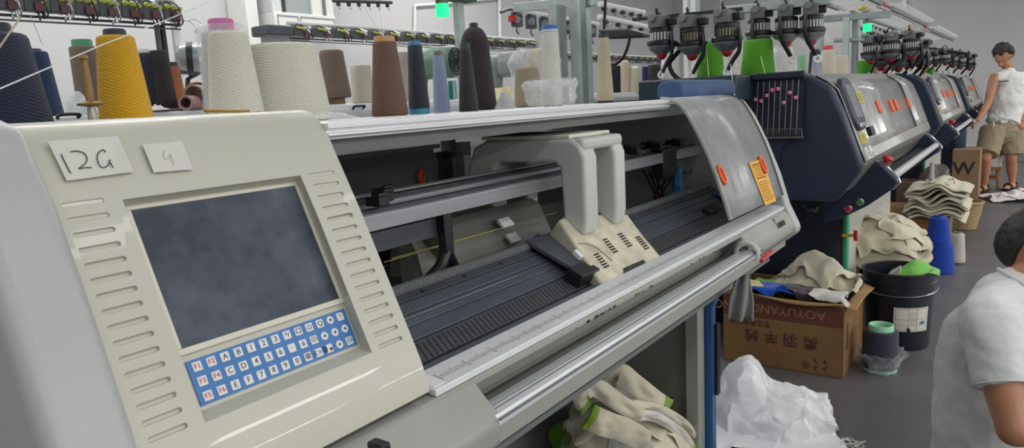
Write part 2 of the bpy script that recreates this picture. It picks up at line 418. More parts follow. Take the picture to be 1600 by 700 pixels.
# ------------------------------------------------------------------ the near grey machine
MX = thing('knitting_machine', 'grey flat knitting machine nearest the camera with cream control console', 'knitting machine', (1.2,1.0,0))
def con_pt(px, py, off=0.0):
    """point of the console's sloping front, off metres behind it"""
    a = Vector((0,.717,1.21)); u = Vector((0,.421,.907)); n = Vector((0,-.907,.421))
    r = Vector(RW @ _r0(px, py)); o = Vector(EYE); t = ((a-n*off)-o).dot(n)/r.dot(n); return o+r*t
CU = Vector((0,.421,.907)); CN = Vector((0,-.907,.421)); CX1 = Vector((1,0,0)); CA = Vector((0,.717,1.21))
def con_xs(px, py, off=0.0):
    p = con_pt(px, py, off); return p.x, (p-CA).dot(CU)
def con(x, s, off=0.0): return CA+CU*s-CN*off+CX1*x
XL, XR = .272, .633
prof = [(1.02,1.330),(.90,1.345),(.822,1.348),(.800,1.344),(.786,1.334),(.770,1.314),(.717,1.21),(.640,1.044),(.628,1.018),(.620,.995),(.615,.975),(.66,.968),(.80,.975),(1.02,1.10)]
MX_con = MB().prism(prof, XL, XR).build('console', cream, MX)
# screen recess and slots cut into the console
x0, s0 = con_xs(190, 309); x1, s1 = con_xs(469, 276); x2, s2 = con_xs(566, 541); x3, s3 = con_xs(308, 655)
rx0, rx1 = (x0+x3)/2, (x1+x2)/2; rs1, rs0 = (s0+s1)/2, (s2+s3)/2
cutter = MB()
D = .020
def avg(i, pts): return sum(con_xs(px, py, D)[i] for px, py in pts)/len(pts)
fx0, fx1 = avg(0, ((193,331),(277,545),(306,634))), avg(0, ((467,290),(533,470),(561,541)))
fs1, fs0 = avg(1, ((196,326),(464,286))), avg(1, ((312,639),(558,547)))
vs = [con(rx0,rs0,-.02), con(rx1,rs0,-.02), con(rx1,rs1,-.02), con(rx0,rs1,-.02)]
vs = [con(rx0-.004,rs0-.022,-.02), con(rx1+.004,rs0-.022,-.02), con(rx1+.004,rs1+.006,-.02), con(rx0-.004,rs1+.006,-.02),
      con(fx0,fs0,D), con(fx1,fs0,D), con(fx1,fs1,D), con(fx0,fs1,D)]

cutter.add(vs, [(0,1,2,3),(7,6,5,4),(0,4,5,1),(1,5,6,2),(2,6,7,3),(3,7,4,0)])
cut(MX_con, cutter, cream)
def slot_cut(mb, xa, xb, s, hw=.0024, dp=.004):
    pts = []
    for i in range(9): pts.append((xa+hw-hw*math.sin(PI*i/8), s-hw*math.cos(PI*i/8)))
    for i in range(9): pts.append((xb-hw+hw*math.sin(PI*i/8), s+hw*math.cos(PI*i/8)))
    n = len(pts); vs = [con(x,q,-.012) for x, q in pts]+[con(x,q,dp) for x, q in pts]
    mb.add(vs, [list(range(n)), list(range(n,2*n))[::-1]]+[(i,n+i,n+(i+1)%n,(i+1)%n) for i in range(n)])
sl = MB()
lx0, ls0 = con_xs(90, 319); lx1, _ = con_xs(163, 309); _, ls1 = con_xs(258, 678)
rxa, rt0 = con_xs(484, 274); rxb, _ = con_xs(524, 268); _, rt1 = con_xs(610, 535)
_, lsa = con_xs(126, 316); _, rta = con_xs(505, 270)
for k in range(16):
    slot_cut(sl, lx0+.004, lx1, lsa+(ls1-lsa)*k/15)
    slot_cut(sl, rxa, rxb, rta+(rt1-rta)*k/15)
cut(MX_con, sl, cream)
q = MX_con.modifiers.new('bevel', 'BEVEL'); q.width = .0035; q.segments = 3; q.limit_method = 'ANGLE'; q.angle_limit = math.radians(50)
# bezel, screen, keypad
a, sa = con_xs(200, 331, D); b_, sb = con_xs(462, 291, D); c_, sc_ = con_xs(526, 470, D); d_, sd = con_xs(284, 543, D)
sx0, sx1, ss1, ss0 = (a+d_)/2, (b_+c_)/2, (sa+sb)/2, (sc_+sd)/2
fr = MB(); w_ = .007
for (u0,u1,v0,v1) in ((sx0-w_,sx1+w_,ss1,ss1+w_),(sx0-w_,sx1+w_,ss0-w_,ss0),(sx0-w_,sx0,ss0,ss1),(sx1,sx1+w_,ss0,ss1)):
    fr.obox(con((u0+u1)/2,(v0+v1)/2,D-.002), CX1, CU, CN, (u1-u0)/2, (v1-v0)/2, .002)
fr.build('screen_bezel', mat('bezel_cream', (206,203,186), .45), MX, bevel=.001)
m_scr, nt, b = nodes('screen_glass')
tc = N(nt, 'ShaderNodeTexCoord'); n1 = N(nt, 'ShaderNodeTexNoise'); n1.inputs['Scale'].default_value = 14; n1.inputs['Detail'].default_value = 8; n1.inputs['Roughness'].default_value = .6
n2 = N(nt, 'ShaderNodeTexVoronoi'); n2.inputs['Scale'].default_value = 130
L(nt, tc.outputs['Object'], n1.inputs['Vector']); L(nt, tc.outputs['Object'], n2.inputs['Vector'])
sp = N(nt, 'ShaderNodeMapRange'); sp.inputs['From Min'].default_value = .10; sp.inputs['From Max'].default_value = .02; L(nt, n2.outputs['Distance'], sp.inputs['Value'])
mx = N(nt, 'ShaderNodeMix', data_type='RGBA'); mx.inputs['A'].default_value = lin((44,50,64))+(1,); mx.inputs['B'].default_value = lin((92,98,112))+(1,)
L(nt, math_node(nt, 'MULTIPLY_ADD', sp.outputs['Result'], .25, math_node(nt, 'MULTIPLY_ADD', n1.outputs['Fac'], 2.6, -1.0)), mx.inputs['Factor']); L(nt, mx.outputs['Result'], b.inputs['Base Color'])
b.inputs['Roughness'].default_value = .45; b.inputs['Specular IOR Level'].default_value = .35
MB().obox(con((sx0+sx1)/2,(ss0+ss1)/2,D-.0012), CX1, CU, CN, (sx1-sx0)/2, (ss1-ss0)/2, .001).build('screen', m_scr, MX)
a, sa = con_xs(288, 563, D); b_, sb = con_xs(539, 485, D); c_, sc_ = con_xs(556, 541, D); d_, sd = con_xs(312, 634, D)
kx0, kx1, ks1, ks0 = (a+d_)/2, (b_+c_)/2, (sa+sb)/2, (sc_+sd)/2
kp = MB().obox(con((kx0+kx1)/2,(ks0+ks1)/2,D-.001), CX1, CU, CN, (kx1-kx0)/2, (ks1-ks0)/2, .001).build('keypad', mat('keypad_blue', (56,116,178), .5, var=.1, vs=30), MX)
rows = [['F1','F2','A','B','1','2','3','*/','□','⌂','Q','o','?'], ['F3','F4','C','D','4','5','6','·','6','ⓢ','o','o','o'], ['F5','F6','E','F','7','8','9','0','▦','C←','▌▖','o','▤']]
glyph = {'*/':'*/','□':'▢','⌂':'⌂','ⓢ':'▣','▦':'▦','·':'·','▌▖':'▌▖','▤':'▤'}
keym = mat('key_white', (214,214,214), .5); redk = mat('key_red', (190,60,80), .6); dk = mat('key_dark', (58,60,82), .6)
kw = (kx1-kx0)/13.5; kh = (ks1-ks0)/3.15
for r, row in enumerate(rows):
    for c2, ch in enumerate(row):
        cxk = kx0+(kx1-kx0)*(c2+.62)/13.25; csk = ks1-(ks1-ks0)*(r+.5)/3
        mb = MB(); O = con(cxk, csk, D-.0022)
        if ch == 'o': mb.cyl(O-CN*.0008, O+CN*.0009, .0052, seg=18)
        else: mb.obox(O, CX1, CU, CN, kw*.33, kh*.34, .0009)
        k = mb.build('key', keym, kp, bevel=.0006, seg=1)
        T = con(cxk, csk, D-.0033)
        if ch == 'o':
            MB().obox(T, (CX1+CU).normalized(), (CX1-CU).normalized(), CN, .0014, .0014, .0003).build('key_legend', dk, k)
        else:
            tm = text_mb(ch, .0085 if len(ch) == 1 else .0075, T, CX1, CU, .0002)
            if tm.v: tm.build('key_legend', redk if ch[0] == 'F' and len(ch) == 2 else dk, k, flatshade=True)
# taped paper notes
def note(name, quad, label, lift=.0006):
    P = [con_pt(*p)+CN*lift for p in quad]; r = thing(name, label, 'paper note', P[3])
    mb = MB(); mb.grid(lambda u, v: (P[3].lerp(P[2],u)).lerp(P[0].lerp(P[1],u), v)+CN*(.0009*max(0,noise.noise(Vector((u*3,v*3,len(label)))))) , 12, 8)
    mb.build('paper', mat('note_paper', (206,204,196), .6, var=.07, vs=30), r, angle=180); return r
nt1 = note('paper_note', [(74,221),(184,213),(209,269),(104,283)], 'larger white paper taped on console, handwritten 12G')
pen = mat('pen_ink', (70,66,78), .6)
def pt(p): return con_pt(*p)+CN*.0018
def zpx(u, v): return (60+u*250/1600, 200+v*90/576)
for pts in ([(222,270),(250,330),(280,390),(318,460)], [(315,245),(380,238),(450,260),(480,310),(465,360),(400,412),(460,402),(525,402)], [(668,248),(640,225),(600,250),(582,300),(600,370),(640,402),(690,380),(712,325),(708,345),(742,402)]):
    MB().tube(spline([pt(zpx(*p)) for p in pts], 5), .00055, 6).build('handwriting', pen, nt1)
nt2 = note('paper_note', [(222,226),(284,221),(302,265),(240,270)], 'smaller blank-looking paper note right of the 12G note')
MB().tube(spline([pt(zpx(*p)) for p in [(1262,232),(1245,270),(1262,315),(1300,300),(1318,262),(1322,300),(1345,370)]], 5), .00035, 6).build('handwriting', mat('faint_ink', (188,184,182), .7), nt2)
# end caps: rounded side shells
def shell(y0, z0, e): return [(y+e*(-.7 if y < .85 else .2), z+e*.7) for y, z in [(1.5,1.322),(1.0,1.328),(.80,1.328),(.774,1.322),(.755,1.316),(.742,1.306),(.712,1.263),(.671,1.18),(.630,1.078),(.600,.98),(.572,.922),(.566,.905),(.572,.890),(.66,.82),(.72,.79),(1.5,.79)]]
MB().prism([(y, z+.024 if z > 1.315 else (z+.010 if z > 1.25 else z)) for y, z in shell(0,0,.004)], .200, XL-.001).build('end_cap', greyp2, MX, bevel=.02, seg=5)
MB().prism(shell(0,0,.0), 2.262, 2.318).build('end_cap', greyp2, MX, bevel=.008, seg=3)
# top plate and front rail
MB().box(XR, 2.262, .79, 1.5, 1.316, 1.327).build('top_plate', mat('top_white', (214,215,214), .4, var=.06, vs=8), MX)
MB().prism([(.768,1.329),(.80,1.3295),(.80,1.305),(.775,1.305),(.774,1.309),(.768,1.310),(.768,1.3135),(.773,1.315),(.773,1.318),(.768,1.320)], XR, 1.775).build('top_rail', alu, MX, bevel=.001)
MB().box(XR, 2.262, .80, 1.45, 1.285, 1.315).build('top_beam', dark, MX)
# ruler, apron, trough
MB().prism([(.606,.978),(.656,.985),(.656,.975),(.606,.968)], XR+.001, 2.262).build('ruler', mat('ruler_white', (226,227,228), .35, metal=.15, var=.05, vs=20), MX, bevel=.001)
tk = MB(); x = XR+.03; k = 0
while x < 2.20:
    ln = .018 if k % 10 == 0 else (.013 if k % 5 == 0 else .008)
    if k % 10 == 0: tk.add([(x-.0006,.618,.9805),(x+.0006,.618,.9805),(x+.0006,.618+ln,.9832),(x-.0006,.618+ln,.9832)], [(0,1,2,3)])
    else: tk.add([(x-.0005,.622,.9811),(x+.0005,.622,.9811),(x+.0005,.622+ln,.9829),(x-.0005,.622+ln,.9829)], [(0,1,2,3)])
    x += .006; k += 1
tk.build('ruler_scale', mat('scale_grey', (112,112,114), .6), MX, flatshade=True)
MB().prism([(.612,.9798),(.648,.9848),(.648,.9840),(.612,.9790)], XR+.004, XR+.026).build('ruler_label', mat('white_label', (226,226,224), .5), MX)
MB().prism([(.605,.967),(.66,.972),(.66,.86),(.650,.86),(.650,.950),(.6035,.9565)], XR-.03, 2.262).build('apron', greyp, MX, bevel=.002)
for i in range(26):
    xx = random.choice([random.uniform(.95,1.25), random.uniform(1.2,1.7)]); chip = MB().add([(xx,.603,.957),(xx+random.uniform(.006,.02),.603,.957),(xx+random.uniform(.004,.012),.603,.957+random.uniform(.002,.006)),(xx+.002,.603,.957+random.uniform(.001,.004))], [(0,1,2,3)]); chip.build('chipped_paint', mat('chip_dark', (70,70,64), .8), MX, flatshade=True)
MB().box(.6, 2.262, .600, .66, .852, .883).build('apron_strip', greyp, MX, bevel=.002)
MB().prism([(.556,.912),(.556,.918),(.562,.926),(.572,.928),(.574,.924),(.582,.927),(.584,.923),(.594,.926),(.604,.924),(.604,.912)], .70, 1.87).build('start_bar', alu, MX, bevel=.0008)
MB().box(.70, 1.87, .557, .604, .887, .9122).build('bar_carrier', greyp, MX, bevel=.001)
for (y_, z_, w_g) in ((.5555,.9215,.0016),(.5735,.9262,.0014),(.583,.9245,.0014)):
    MB().box(.70, 1.87, y_-w_g, y_+w_g, z_-.0018, z_+.0014).build('bar_groove', mat('groove_grey', (120,121,122), .5), MX)
blk = [(.606,.967),(.585,.945),(.562,.925),(.556,.915),(.558,.885),(.600,.850),(.66,.850),(.66,.967)]
MB().prism(blk, .215, .712).build('apron_end', greyp, MX, bevel=.006, seg=3)
blk2 = [(.604,.967),(.586,.945),(.574,.922),(.574,.90),(.62,.85),(.68,.82),(.72,.82),(.72,.967)]
MB().prism(blk2, 1.835, 2.262).build('apron_end', greyp, MX, bevel=.006, seg=3)
# black socket on the left apron end and the badge on the right one
P = at(585, 693, y=.57); MB().box(P.x-.007, P.x+.007, .551, .575, P.z-.010, P.z+.004).build('socket', black, MX, bevel=.002)
BU = Vector((0,.35,.94)).normalized(); BO = at(1219, 351, y=.585)
MB().obox(BO+Vector((0,.004,0)), CX1, BU, CX1.cross(BU), .034, .024, .004).build('badge', mat('badge_grey', (150,150,144), .5), MX, bevel=.001)
text_mb('国盛科技', .0185, BO+CX1.cross(BU)*.0052, CX1*1, BU, .0006).build('badge_lettering', ink, MX, flatshade=True)
# red clamp handle at the end of the start bar
P = at(1178, 398, y=.556); Q = at(1194, 412, y=.556); R_ = at(1207, 393, y=.556)
MB().tube([at(1172,388,y=.556), at(1190,398,y=.556)], .004).build('clamp_pin', steel, MX)
MB().tube([at(1188,408,y=.556), at(1196,400,y=.556), at(1206,392,y=.556)], [.009,.008,.007], flat=(.5,1)).build('clamp_handle', red, MX)
# hood of dusty clear acrylic over the right end
fs = [(.613,1.012),(.628,1.06),(.648,1.12),(.671,1.18),(.692,1.225),(.712,1.263),(.728,1.29),(.742,1.309),(.757,1.320),(.776,1.327),(.80,1.3295)]
fsp = [Vector((0,y-.004,z+.002)) for y, z in fs]
hd = MB(); hd.grid(lambda u, v: Vector((1.775+u*(2.255-1.775),0,0))+fsp[int(round(v*(len(fsp)-1)))], 1, len(fsp)-1)
hood = hd.build('hood', acrylic, MX, solid=.004, angle=60)
e = MB(); e.tube([Vector((1.777,0,0))+p for p in fsp], .006, 8); e.build('hood_edge', film_mat('acrylic_edge', (205,206,204), .35, .15), hood)
MB().tube([Vector((2.250,0,0))+p for p in fsp], .006, 8, flat=(.5,1)).build('hood_gasket', blackr, hood)
def pull(px, py, x=None):
    """oval finger pull on the hood's slope"""
    P = at(px, py, y=.66); n = Vector((0,-.93,.37)); u = Vector((0,.37,.93))
    # bring it onto the slope
    for _ in range(6):
        y = np.interp(P.z, [p.z for p in fsp], [p.y for p in fsp]); P = at(px, py, y=float(y)-.003)
    mb = MB(); c = P
    ring = [c+(CX1*math.cos(t)*.013+u*math.sin(t)*.024)+n*.004 for t in [2*PI*i/20 for i in range(21)]]
    mb.tube(ring, .0045, 8); mb.obox(c, CX1, u, n, .010, .019, .002)
    return mb
pull(1126, 274).build('finger_pull', orange, hood); pull(1190, 258).build('finger_pull', orange, hood)
def slope_pt(px, py):
    P = at(px, py, y=.66)
    for _ in range(8):
        y = np.interp(P.z, [p.z for p in fsp], [p.y for p in fsp]); P = at(px, py, y=float(y)-.006)
    return P
A_, B_, C_, D_ = [slope_pt(*p) for p in ((1170,254),(1192,248),(1213,314),(1196,321))]
st = MB(); st.grid(lambda u, v: (D_.lerp(C_,u)).lerp(A_.lerp(B_,u), v), 2, 8); sticker = st.build('warning_sticker', yellow, hood, flatshade=True)
tx = MB()
for i in range(17):
    v = .93-i*.052
    if i in (7,): continue
    wl = random.uniform(.55,.8)
    p = lambda u, vv: (D_.lerp(C_,u)).lerp(A_.lerp(B_,u), vv)+Vector((0,-.0012,.0006))
    hh = .013 if i not in (0,6) else .022
    for s in range(5):
        u0 = .12+wl*s/5; u1 = u0+wl/5*.72; tx.add([p(u0,v-hh),p(u1,v-hh),p(u1,v),p(u0,v)], [(0,1,2,3)])
tx.build('sticker_print', ink, sticker, flatshade=True)
# inside: back wall, uprights, vent, rear window
MB().box(XR, 2.262, 1.46, 1.5, .80, 1.06).build('back_panel', dark, MX); 
MB().prism([(1.44,1.316),(1.50,1.05),(1.505,1.05),(1.446,1.318)], XR, 2.255).build('rear_hood', film_mat('rear_acrylic', (170,174,174), .55, .2, dust=.2, ds=4), MX)
MB().box(XR, 2.262, .66, 1.5, .80, .835).build('bed_tray', mat('tray_dark', (70,73,76), .6), MX)
def inbox(px0, py0, px1, py1, y, t, name, m, bevel=.003):
    a, b = at(px0, py0, y=y), at(px1, py1, y=y)
    return MB().box(min(a.x,b.x), max(a.x,b.x), y, y+t, min(a.z,b.z), max(a.z,b.z)).build(name, m, MX, bevel=bevel)
pale_in = mat('inner_grey', (160,162,158), .5, var=.15, vs=6)
inbox(724, 222, 748, 420, 1.38, .04, 'inner_post', mat('inner_white', (176,178,174), .5, var=.1, vs=6))
inbox(752, 240, 776, 420, 1.40, .03, 'inner_post', pale_in)
inbox(682, 238, 716, 300, 1.42, .03, 'motor_vent', dark2)
vb = MB(); a, b2 = at(686, 240, y=1.415), at(708, 296, y=1.415)
for k in range(11):
    z = b2.z+(a.z-b2.z)*(k+.5)/11; vb.box(a.x, b2.x, 1.408, 1.42, z-.004, z+.004)
vb.build('vent_fins', black, MX)
a, b2 = at(540, 262, y=1.40), at(668, 310, y=1.40)
MB().box(a.x-.2, b2.x+.04, 1.40, 1.406, 1.05, 1.225).build('rear_window', film_mat('smoked_acrylic', (110,116,118), .25, .2, dust=.15, ds=4), MX)
MB().box(a.x-.2, b2.x+.06, 1.39, 1.41, 1.225, 1.237).build('rear_window_frame', pale_in, MX)
P = at(658, 277, y=1.39); mb = MB(); mb.torus(P, (0,1,0), .014, .005); mb.v = [Vector((P.x+(v.x-P.x)*.85, v.y, P.z+(v.z-P.z)*1.35)) for v in mb.v]; mb.obox(P, (1,0,0),(0,1,0),(0,0,1), .010,.002,.016); mb.build('rear_finger_pull', orange, MX)
inbox(600, 340, 700, 400, 1.36, .02, 'inner_plate', pale_in); inbox(690, 385, 745, 425, 1.30, .02, 'inner_plate', mat('inner_pale', (168,168,160), .5, var=.1))
MB().box(1.86, 2.262, 1.42, 1.45, .85, 1.13).build('right_back_panel', mat('inner_light', (190,192,188), .5, var=.1, vs=5), MX)
for xx in (1.62, 1.98): MB().box(xx, xx+.03, 1.415, 1.45, 1.06, 1.316).build('rear_post', dark, MX)
# diagonal shelf at the lower back
MB().obox((1.1,1.15,.93), (1,0,0), (0,.94,.34), (0,-.34,.94), .55, .10, .006).build('rear_bed_cover', pale_in, MX, bevel=.003)
MB().obox((1.0,1.24,.99), (1,0,0), (0,.94,.34), (0,-.34,.94), .45, .012, .012).build('rear_rod', black, MX)
# beams that carry the yarn guides
for (y, z0, z1, m) in ((.862,1.146,1.172,alu_dull),(.884,1.160,1.176,dark2),(.905,1.162,1.184,alu_dull),(.935,1.166,1.188,dark2),(.955,1.168,1.192,alu_dull)):
    MB().prism([(y,z0),(y,z1),(y+.004,z1+.003),(y+.014,z1+.003),(y+.016,z1-.002),(y+.016,z0)], XR, 2.24).build('guide_beam', m, MX, bevel=.001)
gs = [.72,.745,.78,.81,.86,.90]+[1.62+.05*k for k in range(11)]
for k, x in enumerate(gs):
    mb = MB(); y = (.87,.91,.95)[k % 3]; mb.box(x-.012, x+.012, y-.012, y+.022, 1.184, 1.200); mb.box(x-.004, x+.02, y-.004, y+.004, 1.196, 1.206)
    mb.build('guide_block', black, MX, bevel=.002)
for x in (.78, .99):
    mb = MB(); mb.box(x-.012,x+.012,.88,.90,1.06,1.15); mb.tube([(x,.89,1.07),(x-.02,.89,1.04),(x-.05,.90,1.02),(x-.09,.93,1.01)], [.012,.014,.012,.008]); mb.tube([(x,.89,1.07),(x+.03,.9,1.03),(x+.08,.93,1.0)], [.012,.012,.009])
    mb.build('guide_hanger', black, MX, bevel=.002)
MB().box(.70,1.0,.90,.93,1.10,1.135).build('guide_strip', dark2, MX)
# right cluster: mounting plate, bolts, cables and blue bracket
a = at(1012, 290, y=.90); MB().box(2.02, 2.262, .91, .925, 1.085, 1.135).build('mount_plate', dark, MX)
for px, py in ((1040,268),(1065,267),(1073,267),(1082,267),(1090,257),(1099,257)):
    P = at(px, py, y=.90); MB().cyl(P+Vector((0,.04,0)), P, .007, seg=14).build('bolt', steel, MX); 
xb = at(1060, 300, y=.87)
MB().tube(spline([(xb.x,.875,1.12),(xb.x,.875,1.08),(xb.x-.005,.87,1.05),(xb.x-.03,.86,1.035),(xb.x-.09,.86,1.03)], 6), [.022]*25, flat=(1,.8)).build('blue_bracket', mat('bracket_blue', (52,104,150), .45, var=.15), MX)
for k in range(7):
    P = at(1005+k*9, 266+(k % 3)*4, y=.92); Q = at(1030+((k*7) % 5)*4-8, 300+(k*5) % 17, y=.92); R_ = at(1026+k*5, 322+(k*11) % 14, y=.93)
    MB().tube(spline([P, Q, R_], 8), .0028, 6).build('cable', blackr, MX)
a, b2 = at(1002, 250, y=.86), at(1046, 285, y=.86)
MB().box(1.93, 2.03, .86, .90, 1.10, 1.185).build('guide_motor', black, MX, bevel=.004)
# needle bed: plates from the front gap up to the brush bar
def bed(x, t, up=0): return Vector((x, .672+(.822-.672)*t, .972+(1.037-.972)*t))+Vector((0,-.397,.918))*up
def bed_slab(name, t0, t1, up, th, m, xa=XR, xb=2.2):
    mb = MB(); A = [bed(0,t0,up), bed(0,t1,up), bed(0,t1,up-th), bed(0,t0,up-th)]
    mb.prism([(p.y,p.z) for p in A], xa, xb); return mb.build(name, m, MX, bevel=.0008)
plate_m = mat('bed_steel', (92,98,108), .34, metal=.3, var=.22, vs=14, aniso=(.3,4,4), bump=.03)
bed_slab('bed_bar', -.02, .06, .004, .012, plate_m); bed_slab('bed_bar', .075, .11, .001, .012, mat('bed_dark', (36,38,42), .4, metal=.4))
bed_slab('bed_base', -.03, 1.04, -.006, .02, dark2)
nb = bed_slab('needle_strip', .115, .37, 0, .008, mat('needle_strip_steel', (84,86,90), .42, metal=.3, var=.2, vs=60))
mb = MB(); x = XR+.02
while x < 2.19:
    for k in range(8):
        c = bed(x+.0016*k, .13+.028*k, .0003); mb.obox(c, (1,0,0), (0,.918,.397), (0,-.397,.918), .0011, .0013, .0006)
    x += .0115
mb.build('needle_slots', black, nb, flatshade=True)
bed_slab('bed_plate', .385, .555, .002, .008, plate_m); bed_slab('bed_plate', .56, .70, .004, .008, plate_m); bed_slab('bed_plate', .71, .86, .006, .010, plate_m)
MB().tube([bed(XR,.645,.0065), bed(1.25,.645,.0065)], .0016, 6).build('bed_wire', steel, MX)
bed_slab('sinker_rail', .87, .97, .008, .012, dark2)
bh = MB()
for k in range(14):
    c = bed(.72+k*.11, .92, .0086); bh.cyl(c, c+Vector((0,-.397,.918))*.0008, .0035, seg=12)
bh.build('rail_holes', black, MX)
MB().tube([bed(XR,1.03,.010), bed(2.2,1.03,.010)], .010, 12).build('brush_bar', mat('brush_grey', (112,114,116), .9, var=.5, vs=400, bump=1.0, bs=500), MX)
for k, x in enumerate((1.95, 2.0)):
    mb = MB(); mb.obox(bed(x,.42,.008), (1,0,0),(0,.918,.397),(0,-.397,.918), .02,.012,.006); mb.build('bed_latch', black, MX, bevel=.002)
a = MB().obox(bed(2.16,.6,.01), (1,0,0),(0,.918,.397),(0,-.397,.918), .04,.03,.004).build('bed_end_block', mat('bed_blue', (34,58,100), .5), MX, bevel=.002)
# carriage: head cover, bridge arms, rear half
HU = Vector((0,.775,.632)); HN = Vector((0,-.632,.775)); HA = Vector((0,.672,.995))
def head_pt(px, py, off=0):
    r = Vector(RW @ _r0(px, py)); o = Vector(EYE); t = ((HA+HN*off)-o).dot(HN)/r.dot(HN); return o+r*t
outl = [(888,334),(981,334),(992,350),(1009,372),(1032,399),(1035,412),(944,448),(920,414),(873,343)]
top = [head_pt(*p) for p in outl]; bot = [p-HN*.075 for p in top]
n = len(top); mb = MB().add(top+bot, [list(range(n)), list(range(n,2*n))[::-1]]+[(i,n+i,n+(i+1)%n,(i+1)%n) for i in range(n)])
creamd = mat('carriage_cream', (214,206,184), .5, var=.10, vs=24, bump=.05, bs=200, dirt=(176,168,144))
head = mb.build('carriage_cover', creamd, MX, bevel=.006, seg=3)
# side cheek of the head (greyer)
cheek = [(871,346),(920,416),(942,450),(930,452),(905,420),(868,378)]
tp = [head_pt(*p)-HN*.004 for p in cheek]
for (cx, cy, du) in ((339+0,370,0),(0,0,0)): pass
def hz(u, v): return (870+u*180/788, 300+v*160/700)
grp = [((316,330),(345,320),(385,415),(415,402)), ((418,292),(447,283),(482,375),(515,362)), ((540,315),(568,305),(600,392),(630,380)), ((255,432),(285,420),(322,518),(356,502))]
for g in grp:
    a, b2, c2, d2 = [head_pt(*hz(*p), off=.0006) for p in g]
    mb = MB()
    for k in range(6):
        t = k/5; p, q = a.lerp(c2,t), b2.lerp(d2,t); u = (q-p).normalized(); mb.obox((p+q)/2, u, HN.cross(u), HN, (q-p).length/2, .0017, .0008)
    mb.build('vent_slots', black, head)
p4 = [head_pt(*hz(*p), off=.001) for p in ((455,520),(590,462),(612,482),(458,556))]
MB().add(p4+[p-HN*.004 for p in p4], [(0,1,2,3),(7,6,5,4),(0,4,5,1),(1,5,6,2),(2,6,7,3),(3,7,4,0)]).build('handle_recess', black, head)
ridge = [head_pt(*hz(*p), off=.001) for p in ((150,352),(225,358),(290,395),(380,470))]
MB().tube(spline(ridge, 6), .0016, 6).build('cover_seam', mat('seam_tan', (150,144,124), .6), head)  # seam line in a duller tan than the cover
c = at(903, 398, x=top[7].x-.012); MB().obox(c, (1,0,0),(0,.775,.632),(0,-.632,.775), .006,.010,.005).build('cover_latch', white, head, bevel=.001)
# inner plate beside the head
MB().obox(Vector((top[8].x-.035,.755,1.03)), (1,0,0), (0,.918,.397), (0,-.397,.918), .05, .075, .004).build('cam_plate', plate_m, MX, bevel=.001)
MB().obox(Vector((top[7].x-.02,.70,1.0)), (1,0,0), (0,.918,.397), (0,-.397,.918), .035, .018, .014).build('cam_block', black, MX, bevel=.002)
armm = mat('arm_grey', (190,193,187), .45, var=.06, vs=8)
xa0 = at(900, 350, y=.752).x
def arm(xc, w, bev=.014):
    zt, zu, yf, yi, yr = 1.262, 1.212, .742, .800, 1.005
    # bridge outline: front leg, top, rear leg
    pl = [(yf+.004,1.055),(yi-.004,1.085),(yi,zu-.012),(yi+.012,zu),(yr-.045,zu),(yr-.03,zu-.015),(yr-.02,1.06),(yr+.045,1.06),(yr+.05,1.19),(yr+.03,zt-.018),(yr-.01,zt),(yf+.03,zt),(yf+.008,zt-.012),(yf-.004,zt-.04),(yf-.004,1.09)]
    return MB().prism(pl, xc-w/2, xc+w/2)
arm(1.292, .056).build('bridge_arm', armm, MX, bevel=.010, seg=4); arm(1.425, .050).build('bridge_arm', armm, MX, bevel=.010, seg=4)
MB().box(1.27, 1.448, .742, .80, 1.235, 1.262).build('bridge_crosspiece', armm, MX, bevel=.010, seg=4)
MB().box(1.268, 1.446, .775, 1.01, 1.262, 1.270).build('bridge_lid', mat('lid_cream', (214,210,196), .45), MX, bevel=.002)
mb = MB(); pr = [(.90,.975),(.96,1.10),(1.05,1.14),(1.10,1.10),(1.12,.98)]
mb.prism(pr, 1.05, 1.42); mb.build('rear_carriage', mat('carriage_dark', (112,112,106), .5, var=.2), MX, bevel=.006)
mb = MB(); mb.add([(1.05,.90,.97),(1.05,1.08,1.13),(1.05,1.08,.97),(.93,.88,.965),(.99,.97,1.06)], [(0,1,2),(3,0,2),(3,4,1,0),(3,2,1,4)]); mb.build('carriage_wing', mat('wing_grey', (150,150,142), .5), MX)
P = at(790, 348, y=.925); MB().obox(P, (1,0,0),(0,.7,.7),(0,-.7,.7), .02,.012,.004).build('carriage_clip', white, MX, bevel=.001)
P = at(802, 372, y=.915); MB().obox(P, (1,0,0),(0,.7,.7),(0,-.7,.7), .018,.012,.003).build('carriage_tag', mat('tag_grey', (176,176,176), .5), MX)
for k in range(5):
    P = at(826+k*4, 378-k*3, y=.86); Q = at(850+k*3, 372+k, y=.82); MB().tube(spline([P, at(840,368+k*3,y=.84), Q], 6), .0022, 6).build('sensor_wire', mat('wire_purple', (92,62,150), .5), MX)
for a_, b_ in (((612,404),(870,332)),((600,410),(800,352))):
    MB().tube([at(*a_, y=.95), at(*b_, y=.92)], .0008, 5).build('yarn_strand', mat('strand_yellow', (176,172,100), .8), MX)
